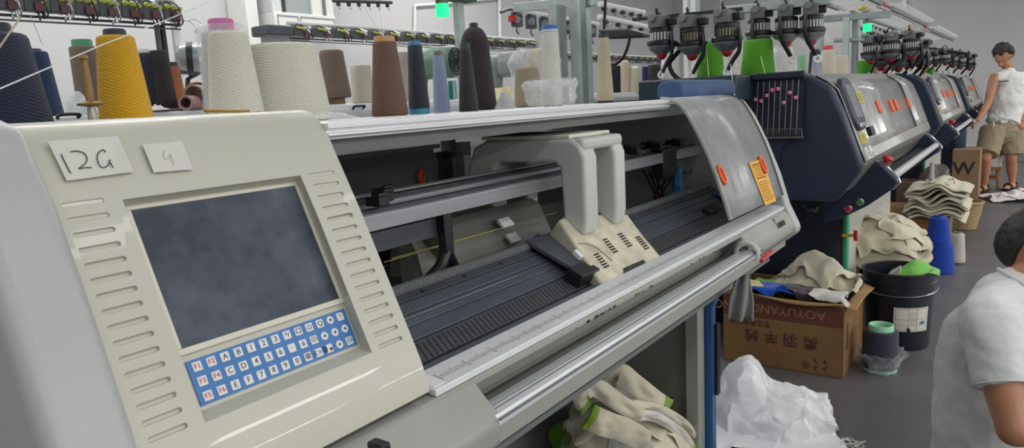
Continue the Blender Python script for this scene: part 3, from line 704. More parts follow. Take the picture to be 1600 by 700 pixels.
# below: legs, side plates, back
MB().box(.2, 2.30, 1.27, 1.30, 0, .80).build('lower_back_panel', dark, MX)
MB().box(2.275, 2.30, .93, 1.28, 0, .82).build('leg_panel', mat('leg_grey', (126,126,118), .5, var=.1, vs=6), MX)
MB().box(2.245, 2.305, .885, .932, 0, .83).build('leg_flange', greyp, MX, bevel=.003)
MB().box(.2, 2.30, .66, 1.3, .79, .80).build('underside', dark, MX)
MB().box(.2, .26, .885, 1.27, 0, .83).build('leg_panel', MATS['leg_grey'], MX)
bl = mat('leg_blue', (40,88,140), .42, var=.1, vs=8)
MB().prism([(.86,0),(.86,.60),(.80,.74),(.72,.80),(.72,.84),(1.27,.84),(1.27,0)], 2.312, 2.352).build('blue_leg', bl, MX, bevel=.003)
a = at(1123, 505, x=2.352); b2 = at(1123, 615, x=2.352); MB().box(2.335, 2.362, .848, .862, b2.z, a.z).build('leg_strip', black, MX)
P = at(999, 630, x=2.27); MB().cyl((2.276,1.0,.25), (2.272,1.0,.25), .008, seg=14).build('panel_hole', black, MX)
# ------------------------------------------------------------------ the navy machines of the same row
# side outline (y, z) of the navy body at its left end
SIDE = [(1.50,1.30),(1.46,1.40),(1.0,1.415),(.84,1.405),(.775,1.388),(.735,1.365),(.690,1.335),(.640,1.22),(.566,1.010),(.567,.985),(.575,.968),(.655,.850),(.68,.838),(.85,.838),(1.50,.838)]
FACE = [(.775,1.392),(.735,1.368),(.690,1.337),(.662,1.27),(.630,1.185),(.598,1.095),(.566,1.008)]
navy_dk = mat('machine_navy_dark', (26,33,48), .45, var=.1)
greyface = mat('front_silver', (158,158,153), .36, metal=.25, var=.08, vs=9)
acr2 = film_mat('window_acrylic', (196,196,193), .22, .15, dust=.26, ds=7, trl=.10)
pedestal = mat('pedestal_cream', (186,184,172), .5, var=.1, vs=4)
def face_pt(t):
    """point and slope direction at arc fraction t (0 top .. 1 bottom) along the sloping front"""
    P = [Vector((0,y,z)) for y, z in FACE]; ln = [0]
    for i in range(len(P)-1): ln.append(ln[-1]+(P[i+1]-P[i]).length)
    s = t*ln[-1]
    for i in range(len(P)-1):
        if s <= ln[i+1]+1e-9: return P[i].lerp(P[i+1], (s-ln[i])/(ln[i+1]-ln[i])), (P[i]-P[i+1]).normalized()
def navy_machine(label, X0, X1, detail):
    R_ = thing('knitting_machine', label, 'knitting machine', ((X0+X1)/2, 1.05, 0))
    # left cap with a sunken cheek and right cap
    MB().prism(SIDE, X0, X0+.07).build('side_cap', navy, R_, bevel=.022, seg=4)
    MB().prism([(y+(.012 if y < 1.2 else 0), z+(.0 if z > 1 else .01)) for y, z in SIDE], X0+.066, X0+.30).build('side_body', navy, R_, bevel=.012, seg=3)
    MB().prism(SIDE, X1-.09, X1).build('side_cap', navy, R_, bevel=.022, seg=4)
    ck = [(.66,1.335),(.735,1.335),(.80,1.19),(.84,1.0),(.86,.90),(.665,.90),(.60,1.0),(.61,1.05)]
    MB().prism([(1.36,1.37),(.86,1.37),(.80,1.35),(.82,1.16),(.90,1.07),(.92,.90),(1.36,.90)], X0-.016, X0+.01).build('cheek_panel', navy, R_, bevel=.012, seg=3)
    for k in range(4):
        z = 1.04-.022*k; MB().box(X0-.021, X0-.01, .90+.006*k, 1.16-.012*k, z-.005, z+.005).build('cheek_rib', navy_dk, R_, bevel=.003)
    # silver front shell: top, rim, strip, underside
    top = MB(); fr = [Vector((0,y,z)) for y, z in FACE]
    top.prism([(1.45,1.40),(1.0,1.412),(.80,1.404),(.775,1.392),(.775,1.375),(1.45,1.38)], X0+.07, X1-.09); top.build('top_cover', greyface, R_)
    def band(t0, t1, x0, x1, off, name, m, par=R_, th=.004):
        k = 8; mb = MB()
        def fn(u, v):
            p, d = face_pt(t0+(t1-t0)*v); nrm = Vector((0,-d.z,d.y)); return p+nrm*off+Vector((x0+(x1-x0)*u,0,0))
        mb.grid(fn, 1, k); return mb.build(name, m, par, solid=th, angle=60)
    band(0, 1, X0+.07, X0+.11, .003, 'front_rim', greyface); band(0, .10, X0+.11, X1-.09, .001, 'front_rim', greyface)
    band(.885, 1.0, X0+.11, X1-.09, .003, 'front_strip', greyface)
    L_ = X1-X0; cut_ = [X0+.11, X0+.11+(L_-.2)*.74, X1-.09]
    wins = []
    for a, b in zip(cut_[:-1], cut_[1:]):
        wn = band(.10, .885, a+.004, b-.004, .002, 'window_cover', acr2); wins.append(wn)
    MB().grid(lambda u, v: (lambda p: p[0]+Vector((cut_[1],0,0))+Vector((0,-p[1].z,p[1].y))*.006)(face_pt(.1+.7*v)), 1, 1)
    sm = MB(); sm.tube([face_pt(t)[0]+Vector((cut_[1],-.004,.002)) for t in np.linspace(.02,.885,9)], .008, 6); sm.build('window_seam', navy_dk, R_)
    # guts behind the windows
    MB().box(X0+.30, X1-.09, 1.05, 1.10, .95, 1.37).build('inner_back', dark, R_)
    MB().box(X0+.12, X1-.09, .66, 1.05, .90, 1.0).build('inner_bed', mat('inner_bed_pale', (150,150,144), .5, var=.35, vs=12), R_)
    MB().box(X0+.12, X1-.09, .78, .84, 1.14, 1.19).build('inner_beam', alu_dull, R_)
    for k in range(3):
        xx = X0+.9+.55*k; MB().prism([(.70,1.0),(.74,1.24),(.86,1.24),(.92,1.0)], xx, xx+.18).build('inner_carriage', mat('inner_carriage_pale', (196,192,182), .5, var=.3, vs=18), R_, bevel=.01)
    for t, fx in ((.50,.32),(.52,.475),(.52,.54),(.53,.735)):
        p, d = face_pt(t); xx = X0+L_*fx; nrm = Vector((0,-d.z,d.y))
        MB().obox(p+Vector((xx,0,0))+nrm*.008, (1,0,0), d, nrm, .036, .034, .006).build('pull_tab', orange, wins[0 if fx < .7 else 1], bevel=.004)
    # curved underside
    MB().prism([(.567,1.006),(.57,.985),(.66,.86),(.70,.85),(.70,.90),(.60,1.0)], X0+.07, X1-.09).build('underside_cover', mat('under_silver', (112,112,108), .4, metal=.2, var=.1), R_, bevel=.004)
    # control display on the left of the front
    p0, d0 = face_pt(.42); nrm = Vector((0,-d0.z,d0.y)); xx = X0+.195
    mb = MB(); oval = []
    for i in range(28):
        a = 2*PI*i/28; ca, sa_ = math.cos(a), math.sin(a)
        oval.append((abs(ca)**.5*math.copysign(1,ca)*.118, abs(sa_)**.45*math.copysign(1,sa_)*.128))
    O = p0+Vector((xx,0,0)); vs = [O+Vector((u,0,0))+d0*v+nrm*.001 for u, v in oval]+[O+Vector((u*.9,0,0))+d0*v*.95+nrm*.022 for u, v in oval]
    nn = len(oval); mb.add(vs, [list(range(nn))[::-1], list(range(nn,2*nn))]+[(i,(i+1)%nn,nn+(i+1)%nn,nn+i) for i in range(nn)])
    dp = mb.build('display_unit', navy, R_, bevel=.004)
    MB().obox(O+nrm*.0225+d0*.01, (1,0,0), d0, nrm, .070, .078, .001).build('display_screen', mat('display_glass', (120,128,136), .2, spec=.6), dp)
    MB().obox(O+nrm*.0225-d0*.103, (1,0,0), d0, nrm, .06, .010, .003).build('display_lip', steel, dp, bevel=.003)
    for (t, dx, hh, wv) in ((.36,.41,.026,.105),(.775,.19,.024,.066)):
        p, d = face_pt(t); nn_ = Vector((0,-d.z,d.y)); o = MB().obox(p+Vector((X0+dx,0,0))+nn_*.006, (1,0,0), d, nn_, wv, hh, .0008).build('warning_label', mat('label_yellow', (206,186,48), .5, var=.15, vs=60), R_)
        tx = MB()
        for k in range(4):
            c = p+Vector((X0+dx,0,0))+nn_*.0072+d*(hh*.6-k*hh*.4)
            for q in range(4): tx.obox(c+Vector((-wv*.62+q*wv*.42,0,0)), (1,0,0), d, nn_, wv*.16, hh*.09, .0002)
        tx.build('label_print', mat('label_ink', (96,84,30), .7), o, flatshade=True)
    if detail:
        p, d = face_pt(.735); nn_ = Vector((0,-d.z,d.y)); MB().obox(p+Vector((X0+.37,0,0))+nn_*.012, (1,0,0), d, nn_, .045, .022, .012).build('rotary_switch', black, R_, bevel=.004)
    p, d = face_pt(.94); nn_ = Vector((0,-d.z,d.y))
    text_mb('恒', .062, p+Vector((X0+.155,0,0))+nn_*.006, (1,0,0), d, .002, bold=.002).build('brand_letters', mat('letter_white', (236,236,236), .3), R_, flatshade=True)
    text_mb('强', .062, p+Vector((X0+.245,0,0))+nn_*.006, (1,0,0), d, .003, bold=.002).build('brand_letters', MATS['letter_white'], R_, flatshade=True)
    text_mb('3.2', .05, p+Vector((X1-.24,0,0))+nn_*.006, (1,0,0), d, .002, bold=.002).build('model_number', steel, R_, flatshade=True)
    # swing arms with the start bar between them
    arm_p = [(.72,.86),(.60,.985),(.545,.975),(.478,.905),(.470,.885),(.50,.85),(.60,.77),(.72,.70),(.80,.68),(.80,.80)]
    for a, b in ((X0+.36, X0+.42), (X1-.30, X1-.24)):
        MB().prism(arm_p, a, b).build('swing_arm', navy, R_, bevel=.012, seg=3)
        MB().tube([Vector(((a+b)/2,y,z)) for y, z in arm_p[1:6]], .007, 6).build('arm_trim', steel, R_)
    MB().tube([(X0+.42,.505,.905),(X1-.30,.505,.905)], .020, 14).build('start_bar', alu, R_)
    MB().box(X0+.42, X1-.30, .520, .60, .885, .897).build('bar_shelf', navy_dk, R_)
    mb = MB(); mb.lathe([(.012,0),(.012,.018),(.022,.020),(.026,.030),(.020,.040),(0,.043)], 20, (X0+.40,.535,.968), (0,-.4,.9)); mb.build('stop_button', red, R_)
    for yy, zz, c in ((.63,.79,(46,140,74)),(.68,.755,(190,40,60))):
        c_ = MB().lathe([(.0185,0),(.0185,.006),(.014,.008),(.014,.004),(0,.005)], 18, (X0+.36,yy,zz), (-1,0,0)).build('button_ring', steel, R_)
        MB().lathe([(.0135,0),(.0135,.009),(.010,.012),(0,.0125)], 18, (X0+.36,yy,zz), (-1,0,0)).build('push_button', mat('button_%d' % c[0], c, .35), R_)
    # pedestal: navy end, cream front, green edge strip
    XP = X0+.62
    MB().box(XP, XP+.03, .76, 1.45, 0, .84).build('pedestal_end', navy_dk, R_)
    MB().box(XP+.03, X1-.5, .74, .77, 0, .84).build('pedestal_front', pedestal, R_)
    MB().box(X1-.53, X1-.5, .77, 1.45, 0, .84).build('pedestal_end', navy_dk, R_)
    MB().box(XP-.005, XP+.055, .732, .745, .05, .80).build('edge_strip', mat('strip_green', (20,150,106), .5), R_)
    # side yarn panel: frame, rods with pink clips, comb
    if detail is not None:
        yp0, yp1 = at(1178,125,x=X0-.04).y, at(1256,112,x=X0-.04).y
        if not detail: yp0, yp1 = 1.10, .86
        z1, z0 = 1.395, 1.12
        MB().box(X0-.055, X0-.018, yp1-.005, yp0+.01, 1.385, 1.415).build('tension_hood', navy_dk, R_, bevel=.006)
        MB().box(X0-.024, X0-.016, yp1+.005, yp0, 1.13, 1.39).build('tension_back', navy_dk, R_)
        cm = MB(); cm.box(X0-.05, X0-.02, yp1, yp0, 1.125, 1.132); cm.box(X0-.05, X0-.046, yp1, yp0, 1.165, 1.168)
        for k in range(24): yy = yp1+(yp0-yp1)*(k+.5)/24; cm.box(X0-.05, X0-.025, yy-.001, yy+.001, 1.13, 1.16)
        cm.build('tension_comb', mat('comb_grey', (120,122,124), .4, metal=.5), R_)
        hs = [.42,.40,.46,.52,.53,.37,.48,.42]
        for k in range(8):
            yy = yp0-(yp0-yp1)*(k+.75)/8.6
            rod = MB().tube([(X0-.045,yy-.002,1.378),(X0-.045,yy+.006,1.14)], .0014, 6).build('tension_rod', mat('rod_grey', (150,152,156), .4), R_)
            zc = 1.14+hs[k]*.38; MB().lathe([(.007,-.006),(.008,-.002),(.008,.006),(.006,.009)], 12, (X0-.047,yy+.010,zc)).build('pink_clip', mat('clip_pink', (222,120,160), .4), rod)
    # dark rear housing rising behind the top
    MB().box(X0-.25, X0+.30, 1.02, 1.48, 1.30, 1.412).build('rear_housing', mat('housing_teal', (34,54,66), .5, var=.1), R_, bevel=.008)
    return R_
nm = [navy_machine('navy knitting machine with pink clips, next beyond the grey one', 3.3, 5.90, True),
      navy_machine('navy knitting machine in the middle, second beyond the grey one', 6.65, 9.30, False),
      navy_machine('farthest navy knitting machine, beside the standing person', 9.95, 12.7, False)]
# chalk scribble on the near pedestal end
r = nm[0]
pp = [at(x_, y_, x=3.3+.618) for x_, y_ in ((1256,321),(1257,324))]; MB().tube(pp, .003, 5).build('chalk_mark', mat('chalk', (130,134,142), .9), r)
MB().tube(spline([at(x_, y_, x=3.917) for x_, y_ in ((1260,328),(1265,330),(1270,327),(1271,331),(1274,330),(1277,324),(1279,325),(1277,330),(1274,330))], 5), .0025, 5).build('chalk_mark', MATS['chalk'], r)
mb = MB(); mb.tube([at(1316,368,x=3.88), at(1336,368,x=3.88)], .008, 8); mb.build('yellow_hook', mat('hook_yellow', (200,160,40), .5), r)
mb = MB(); mb.tube([at(1337,360,x=3.87), at(1337,376,x=3.87)], .013, 8, flat=(1,.6)); mb.build('red_catch', red, r)
# ------------------------------------------------------------------ yarn feeders hung over the navy machines
def feeder_proto(drum, label, group, left=False):
    """local frame: bar runs along y, drum hangs below the origin; the aisle is at -y"""
    R_ = thing('yarn_feeder', label, 'yarn feeder', (0,0,0), group)
    ARM = [(-.02,-.060,-.05),(-.03,-.070,-.09),(-.025,-.064,-.135),(-.01,-.030,-.170),(-.005,-.012,-.195),(-.005,-.006,-.205)]; EYL = (-.005,-.002,-.218)
    if left: ARM = [(-.055,.020,-.02),(-.066,.022,-.08),(-.062,.010,-.13),(-.050,-.010,-.17),(-.045,-.022,-.195),(-.045,-.026,-.20)]; EYL = (-.046,-.030,-.212)
    MB().box(-.052,.060,-.030,.034,-.022,.030).build('feeder_housing', mat('feeder_grey', (104,106,108), .45, var=.1), R_, bevel=.005)
    MB().box(-.012,.034,-.06,-.028,-.012,.016).build('feeder_clamp', black, R_, bevel=.003)
    MB().cyl((-.062,0.012,.020),(-.050,0.012,.020),.017).build('feeder_dial', mat('dial_grey', (120,122,124), .4), R_, bevel=.002)
    MB().lathe([(.045,-.02),(.050,-.025),(.050,-.038),(.047,-.04)], 28).build('feeder_ring', black, R_)
    d = MB(); d.lathe([(.046,-.04),(.046,-.072)], 28); o = d.build('feeder_drum', mat('drum_%d' % drum[0], drum, .4), R_)
    fin = MB()
    for k in range(22):
        a = 2*PI*k/22; fin.obox((.0475*math.cos(a),.0475*math.sin(a),-.056), (math.cos(a),math.sin(a),0), (-math.sin(a),math.cos(a),0), (0,0,1), .002,.0035,.016)
    fin.build('drum_fins', mat('fin_pale', (196,198,196), .4) if drum[0] < 60 else mat('fin_dark', (40,40,42), .4), o)
    MB().lathe([(.052,-.072),(.062,-.078),(.062,-.090),(.056,-.095)], 32).build('feeder_rim', black, R_)
    MB().lathe([(.054,-.093),(.060,-.099),(.052,-.112),(.040,-.118),(.030,-.128),(.022,-.130)], 32).build('feeder_cone', mat('feeder_silver', (150,152,156), .32, metal=.6), R_)
    MB().ball((0,0,-.128), .024, 18, 10, (1,1,1.1), -1, .2).build('feeder_ball', mat('feeder_red', (170,40,54), .3), R_)
    ar = MB(); ar.tube(spline(ARM, 5), .0095, 8, flat=(1.3,.8)); ar.build('feeder_arm', black, R_)
    MB().torus(EYL, (.9,.35,0), .0135, .0055).build('feeder_eyelet', mat('eyelet_white', (224,224,220), .3), R_)
    cb = MB(); cb.tube(bez((-.03,.0,.022),(-.05,0,.07),(.0,.02,.08),(.03,.03,.02)), .004, 6); cb.cyl((.028,.026,.018),(.03,.03,.045),.009,seg=10); cb.build('feeder_cable', blackr, R_)
    return R_
fl = ['first yarn feeder from the left above the near navy machine','second yarn feeder from left, white-collared, above near navy machine','third yarn feeder from left, beside the left green cone','fourth yarn feeder, leftmost of three under the galvanised bar','fifth yarn feeder, middle of three under the galvanised bar','sixth yarn feeder, nearest the aisle under the galvanised bar']
FG = 'yarn feeders above the navy machines'
fd = []
fpos = [(1033,36,3.20),(1081,36,3.20),(1136,28,3.20),(1186,23,3.70),(1229,20,3.70),(1268,17,3.70)]
drums = [(40,42,46),(176,160,132),(186,172,140),(44,46,50),(50,54,52),(44,52,50)]
for k, ((px, py, xx), lb) in enumerate(zip(fpos, fl)):
    o = feeder_proto(drums[k], lb, FG, k > 2); o.location = at(px, py, x=xx); s = 1.10 if k < 3 else 1.08; o.scale = (s,s,s); o.rotation_euler.z = math.radians(-8 if k < 3 else 10); fd.append(o)
A_ = fd[3].location+Vector((0,.16,.038)); B_ = fd[5].location+Vector((0,-.09,.038))
bar = thing('feeder_bar', 'galvanised bar carrying three yarn feeders near the aisle', 'bar', A_)
d = (B_-A_); mb = MB().obox((A_+B_)/2, d.normalized(), Vector((1,0,0)), d.normalized().cross(Vector((1,0,0))), d.length/2, .028, .020); mb.build('bar', galv, bar, bevel=.003)
A_ = fd[0].location+Vector((.03,.16,.034)); B_ = fd[2].location+Vector((.03,-.06,.034))
bar2 = thing('feeder_bar', 'thin dark bar carrying the three left yarn feeders', 'bar', A_)
d = (B_-A_); MB().obox((A_+B_)/2, d.normalized(), Vector((1,0,0)), d.normalized().cross(Vector((1,0,0))), d.length/2, .009, .007).build('bar', black, bar2)
far = [(1362,62,6.3),(1393,59,6.35),(1425,56,6.4),(1405,74,6.75),(1421,72,6.8),(1438,68,6.85),(1377,72,6.7)]
far2 = [(1449,84,9.6),(1463,82,9.7),(1478,80,9.75),(1490,84,9.8),(1502,86,9.9),(1516,88,10.0)]
words = ['first','second','third','fourth','fifth','sixth','seventh']
px_order = sorted(range(len(far)), key=lambda i: far[i][0]); rank = {i: r for r, i in enumerate(px_order)}
proto = feeder_proto((30,34,52), 'first from the left of the seven feeders above the middle navy machine', FG); 
for k, (px, py, xx) in enumerate(far):
    o = proto if k == 0 else copy_tree(proto); o.location = at(px, py, x=xx); s = mpp(o.location)*31/.125; o.scale = (s,s,s); o.rotation_euler.z = random.uniform(-.6,.4)
    tag(o, words[rank[k]]+' from the left of the seven feeders above the middle navy machine', 'yarn feeder', FG)
for k, (px, py, xx) in enumerate(far2):
    o = copy_tree(proto); o.location = at(px, py, x=xx); s = mpp(o.location)*18/.125; o.scale = (s,s,s); o.rotation_euler.z = random.uniform(-.6,.4)
    tag(o, words[k]+' from the left of the six feeders above the farthest navy machine', 'yarn feeder', FG)
# feeder bars of the far groups
for (p, q, xx, lb) in (((1303,63),(1352,62),6.25,'thin grey bar with a spring clip left of the far post'),((1440,74),(1512,84),9.7,'dark bar carrying the farthest yarn feeders'),((1358,60),(1446,52),6.40,'grey bar carrying feeders above the middle navy machine')):
    a, b = at(*p, x=xx), at(*q, x=xx); o = MB().tube([a,b], .016, 8, flat=(1,.6)).build('feeder_bar', galv if xx < 7 else black); tag(o, lb, 'bar')
# black cables
for k, (pts, lb, r_) in enumerate((
    ([(1046,66),(1056,68),(1064,72)],'short black hose under the first yarn feeders',.012),
    ([(1066,74),(1054,88),(1046,100),(1052,116),(1066,127),(1080,128),(1090,123)],'thick black cable looping below the left feeders',.011),
    ([(984,60),(980,76),(972,92),(960,101),(950,100)],'black cable curving behind the tan thread cone',.007),
    ([(946,0),(945,24),(944,46)],'thin black cable hanging beside the galvanised posts',.006),
    ([(1420,56),(1430,52),(1434,60),(1434,82)],'black looped cable above the middle navy machine',.012))):
    xx = (3.2,3.2,2.9,2.75,6.4)[k]
    o = MB().tube(spline([at(*p, x=xx) for p in pts], 6), r_, 8).build('cable', blackr); tag(o, lb, 'cable')
# flat black arm from the post
mb = MB(); P = [at(p[0], p[1], x=2.66) for p in ((940,47),(988,46),(1010,52),(1012,58),(978,60),(950,61))]
mb.add([p+Vector((-.04,0,0)) for p in P]+[p+Vector((.03,0,0)) for p in P], [list(range(6))[::-1], list(range(6,12))]+[(i,(i+1)%6,6+(i+1)%6,6+i) for i in range(6)])
arm_o = mb.build('lamp_arm', mat('arm_black', (40,40,42), .45), bevel=.006); tag(arm_o, 'flat black bracket arm sticking out from the galvanised post', 'bracket')
# ------------------------------------------------------------------ galvanised stand posts and beams
def post(label, x, y, w, ztop, dpt=.04, m=galv, z0=0):
    mb = MB()                                                  # C channel
    t = .004
    mb.prism([(x-w/2,y),(x+w/2,y),(x+w/2,y+dpt),(x+w/2-.012,y+dpt),(x+w/2-.012,y+dpt-t),(x+w/2-t,y+dpt-t),(x+w/2-t,y+t),(x-w/2+t,y+t),(x-w/2+t,y+dpt-t),(x-w/2+.012,y+dpt-t),(x-w/2+.012,y+dpt),(x-w/2,y+dpt)], z0, ztop, 'z')
    return tag(mb.build('stand_post', m), label, 'post')
p = at(882,150,y=1.62); post('wide galvanised post behind the white thread spool', p.x, 1.62, .078, 1.74)
p = at(909,150,y=1.55); post('left half of the galvanised post pair by the tan cone', p.x, 1.55, .022, 2.0)
p = at(924,150,y=1.55); post('right half of the galvanised post pair by the tan cone', p.x, 1.55, .044, 2.0)
p = at(729,150,y=2.75); post('galvanised post behind the dark plum cone', p.x, 2.75, .055, 2.6)
p = at(1325,110,x=6.2); q = at(1334,60,x=6.2); post('pale green galvanised post left of the far green cone', p.x, p.y, .055, at(1330,26,x=6.2).z, m=mat('post_pale', (196,206,200), .45, metal=.3, var=.15))
p = at(1339,110,x=6.3); post('narrow galvanised post beside the pale green one', p.x, p.y, .05, at(1340,26,x=6.3).z)
p = at(1285,90,x=6.6); post('galvanised post seen above the red-topped cone', p.x, p.y, .09, 2.0)
p = at(1091,100,y=2.2); post('galvanised post left of the left green cone', p.x, 2.2, .10, 2.3, m=MATS['post_pale'])
p = at(1078,100,y=2.6); post('white square pillar behind the second feeder', p.x, 2.6, .10, 2.3, m=mat('pillar_white', (206,206,204), .6))
def beam(label, a, b, h, w=.04, m=galv):
    d = (b-a); u = d.normalized(); s = u.cross(Vector((0,0,1))).normalized()
    return tag(MB().obox((a+b)/2, u, s, u.cross(s), d.length/2, w/2, h/2).build('stand_beam', m, bevel=.002), label, 'beam')
beam('galvanised beam meeting the tops of the near posts', at(808,12,y=2.1), at(928,1,y=1.52), .042)
beam('galvanised beam across the top of the pale green post', at(1283,30,x=6.2), at(1392,22,x=6.3), .05)
# rails along the row with hanging hooks
def hook_rail(label, a, b, n, drop=.05, m=white, r=.014):
    R_ = thing('hook_rail', label, 'rail', a)
    MB().tube([a,b], r, 8).build('rail', m, R_)
    for k in range(n):
        c = a.lerp(b, (k+.5)/n); mb = MB(); mb.box(c.x-.012,c.x+.012,c.y-.010,c.y+.010,c.z-r-drop*.5,c.z-r+.004); mb.tube(spline([c+Vector((0,0,-r-drop*.5)), c+Vector((.006,-.006,-r-drop)), c+Vector((.016,-.008,-r-drop*.8))], 4), .002, 5); mb.build('hook', black, R_)
    return R_
hook_rail('upper white rail of hooks right of the post pair', at(936,6,y=1.75), at(1006,20,y=1.75), 5, .03)
hook_rail('lower white rail of hooks right of the post pair', at(936,26,y=1.75), at(1010,42,y=1.75), 4, .03)
hook_rail('white rail of hooks below the far green signal lamp', at(1336,38,y=1.55), at(1402,62,y=1.55), 12, .05)
hook_rail('upper white rail passing behind the far signal lamp', at(1352,34,y=1.45), at(1404,54,y=1.45), 9, .05)
# little tension units on a rail by the near posts
R_ = thing('tension_rail', 'rail of dark tension units under the near galvanised beam', 'tension rail', at(790,18,y=2.2))
a, b = at(800,15,y=2.2), at(935,38,y=2.2); MB().tube([a,b], .012, 8).build('rail', white, R_)
for k in range(7):
    c = a.lerp(b, (k+.3)/7)+Vector((0,0,-.05)); un = MB(); un.box(c.x-.03,c.x+.03,c.y-.02,c.y+.02,c.z-.035,c.z+.04); u_ = un.build('tension_unit', dark2, R_, bevel=.006)
    MB().cyl(c+Vector((-.034,-.024,0)), c+Vector((-.02,-.018,0)), .018, seg=14).build('tension_disc', mat('disc_grey', (150,152,152), .3, metal=.5), u_)
    mb = MB(); mb.tube(spline([c+Vector((-.03,-.02,-.03)), c+Vector((-.05,-.03,-.06)), c+Vector((-.03,-.03,-.075))], 4), .004, 5); mb.build('tension_hook', black, u_)
MB().tube([a+Vector((-.10,0,-.02)), a+Vector((-.03,0,0)), a+Vector((.02,0,0))], .008, 6).build('rail_end_hook', dark2, R_)
MB().box(a.x-.01,a.x+.05,a.y-.02,a.y+.02,a.z-.06,a.z-.03).build('red_tab', red, R_)
# overhead wire racks
def wire_rack(label, xa, xb, n, y0=.93, y1=1.22, z=1.93):
    R_ = thing('yarn_rack', label, 'yarn rack', ((xa+xb)/2,(y0+y1)/2,z))
    fr_ = MB(); fr_.box(xa,xb,y1-.01,y1+.015,z-.02,z+.015); fr_.box(xa,xb,y0-.012,y0+.012,z-.02,z+.012); fr_.build('rack_side', mat('rack_grey', (128,130,130), .5), R_)
    for k in range(n):
        x = xa+(xb-xa)*(k+.5)/n
        mb = MB(); mb.tube(spline([(x,y1,z),(x,y1-.10,z+.012),(x,(y0+y1)/2,z+.03),(x,y0+.02,z+.035),(x+.01,y0-.05,z+.03),(x+.015,y0-.06,z+.05)], 4), .0032, 5)
        mb.torus((x,y1-.05,z-.02),(1,0,0),.012,.004,10,5)
        mb.build('rack_wire', mat('wire_white', (222,222,220), .4), R_)
    MB().tube([(xa,y0+.07,z+.045),(xb,y0+.07,z+.045)], .016, 6).build('red_rod', mat('rod_red', (190,40,56), .4), R_)
    MB().tube([(xa,y0+.12,z+.03),(xb,y0+.12,z+.03)], .007, 6).build('white_rod', MATS['wire_white'], R_)
    for k in range(3):
        MB().ball((xa+.10+.10*k,y1-.06,z+.03), .030, 12, 8, (1,1,.8)).build('rack_knob', mat('knob_yellow', (196,176,60), .4), R_)
    return R_
wire_rack('nearest overhead wire rack with red rod, above machine cones', 4.3, 6.0, 22)
wire_rack('overhead wire rack with yellow knobs over the middle navy machine', 6.5, 8.9, 30)
post('thin post under the far end of the middle wire rack', 9.05, 1.24, .04, 1.925); post('thin post under the farthest wire rack', 11.9, 1.24, .04, 1.895)
wire_rack('farthest overhead wire rack, near the end wall', 9.3, 12.0, 30, z=1.90)
# thin white poles
for (a, b, xx, lb) in (((1284,0),(1296,66),6.8,'thin white pole leaning left of the pale green post'),((1414,0),(1415,22),13.97,'thin white conduit on the end wall')):
    tag(MB().tube([at(*a,x=xx), at(*b,x=xx)], .014 if xx < 10 else .03, 8).build('pole', white), lb, 'pole')
# green signal lamps
def signal(label, px, py, w, up, **kk):
    P = at(px, py, **kk); k = mpp(P); r = w*k/2
    R_ = thing('signal_lamp', label, 'signal lamp', P)
    MB().lathe([(r*.98,-r*1.15),(r,-r*1.0),(r,r*.7),(r*.95,r*.75)], 24, P).build('lamp_lens', mat('lens_green', (40,220,160), .3, emit=((10,226,130),1.15)), R_)
    MB().lathe([(r*.95,r*.75),(r*.95,r*1.5),(r*.7,r*1.55)], 24, P).build('lamp_cap', mat('cap_brown', (120,116,104), .5), R_)
    MB().tube([P+Vector((0,0,r*1.5)), P+Vector((0,0,r*1.5+up))], r*.3, 8).build('lamp_stem', black, R_)
    return R_
signal('glowing green signal lamp above the plum cone', 691, 14, 21, .04, y=2.74)
signal('small green signal lamp beneath the far beam', 1355, 42, 13, .06, x=6.27)
# ------------------------------------------------------------------ yarn cones
ZP, ZB, ZN = 1.3272, 1.372, 1.4125
core_m = {}
def ctube(c): return mat('core_%d_%d_%d' % c, c, .6, var=.06, vs=40)
def cone(label, px, base, top, wb, wt, y, zs, c, tube=None, foot=None, shine=0, fuzz=0, group=None, dome=0, x=None, name='yarn_cone', tubew=.62):
    """a wound cone standing at that spot: tube = (colour, pixels above the yarn), foot = (colour, pixels below it)"""
    P = at(px, base, y=y) if x is None else at(px, base, x=x)
    if zs: P.z = zs
    s = mpp(P); rb, rt, hh = wb*s/2, wt*s/2, (base-top)*s
    R_ = thing(name, label, 'yarn cone', P, group)
    f = foot[1]*s if foot else 0
    e = min(.008, rt*.18); pr = [(rb*.55,f),(rb-e,f),(rb-e*.3,f+e*.3),(rb,f+e)]
    if dome:
        z1 = hh-dome*s
        pr += [(rb+(rt-rb)*k/6, f+e+(z1-f-e)*k/6) for k in range(1,7)]
        for k in range(1,8):
            a = k/7*PI/2; pr.append((rt*math.cos(a)*.82+rt*.18, z1+(hh-z1)*math.sin(a)))
    else:
        pr += [(rb+(rt-rb)*k/6, f+e+(hh-2*e-f)*k/6) for k in range(1,7)]
        pr += [(rt-e*.35,hh-e*.3),(rt-e,hh),(rt*.45,hh-.002)]
    MB().lathe(pr, 48, P).build('yarn', yarn_mat(c, shine, fuzz=fuzz), R_, angle=60)
    if tube:
        tc_, up = tube; rtb = rt*tubew; z1 = hh+up*s
        MB().lathe([(rtb*1.03,hh-.012),(rtb,z1-.003),(rtb-.002,z1),(rtb*.84,z1),(rtb*.8,z1-.004),(rtb*.8,hh+.001),(0,hh+.001)], 32, P).build('cone_tube', ctube(tc_), R_, angle=50)
    if foot:
        fc, q = foot; MB().lathe([(rb*.8,0),(rb*.93,0),(rb*.95,.003),(rb*.93,f+.004),(rb*.7,f+.006)], 32, P).build('cone_foot', ctube(fc), R_, angle=50)
    return R_
G1 = 'yarn cones on the near machine'
cone('large dark navy yarn cone standing at the far left edge', 18, 188, 28, 116, 80, 1.35, ZP, (46,52,74), ((34,38,52), 16), group=G1, tubew=.5)
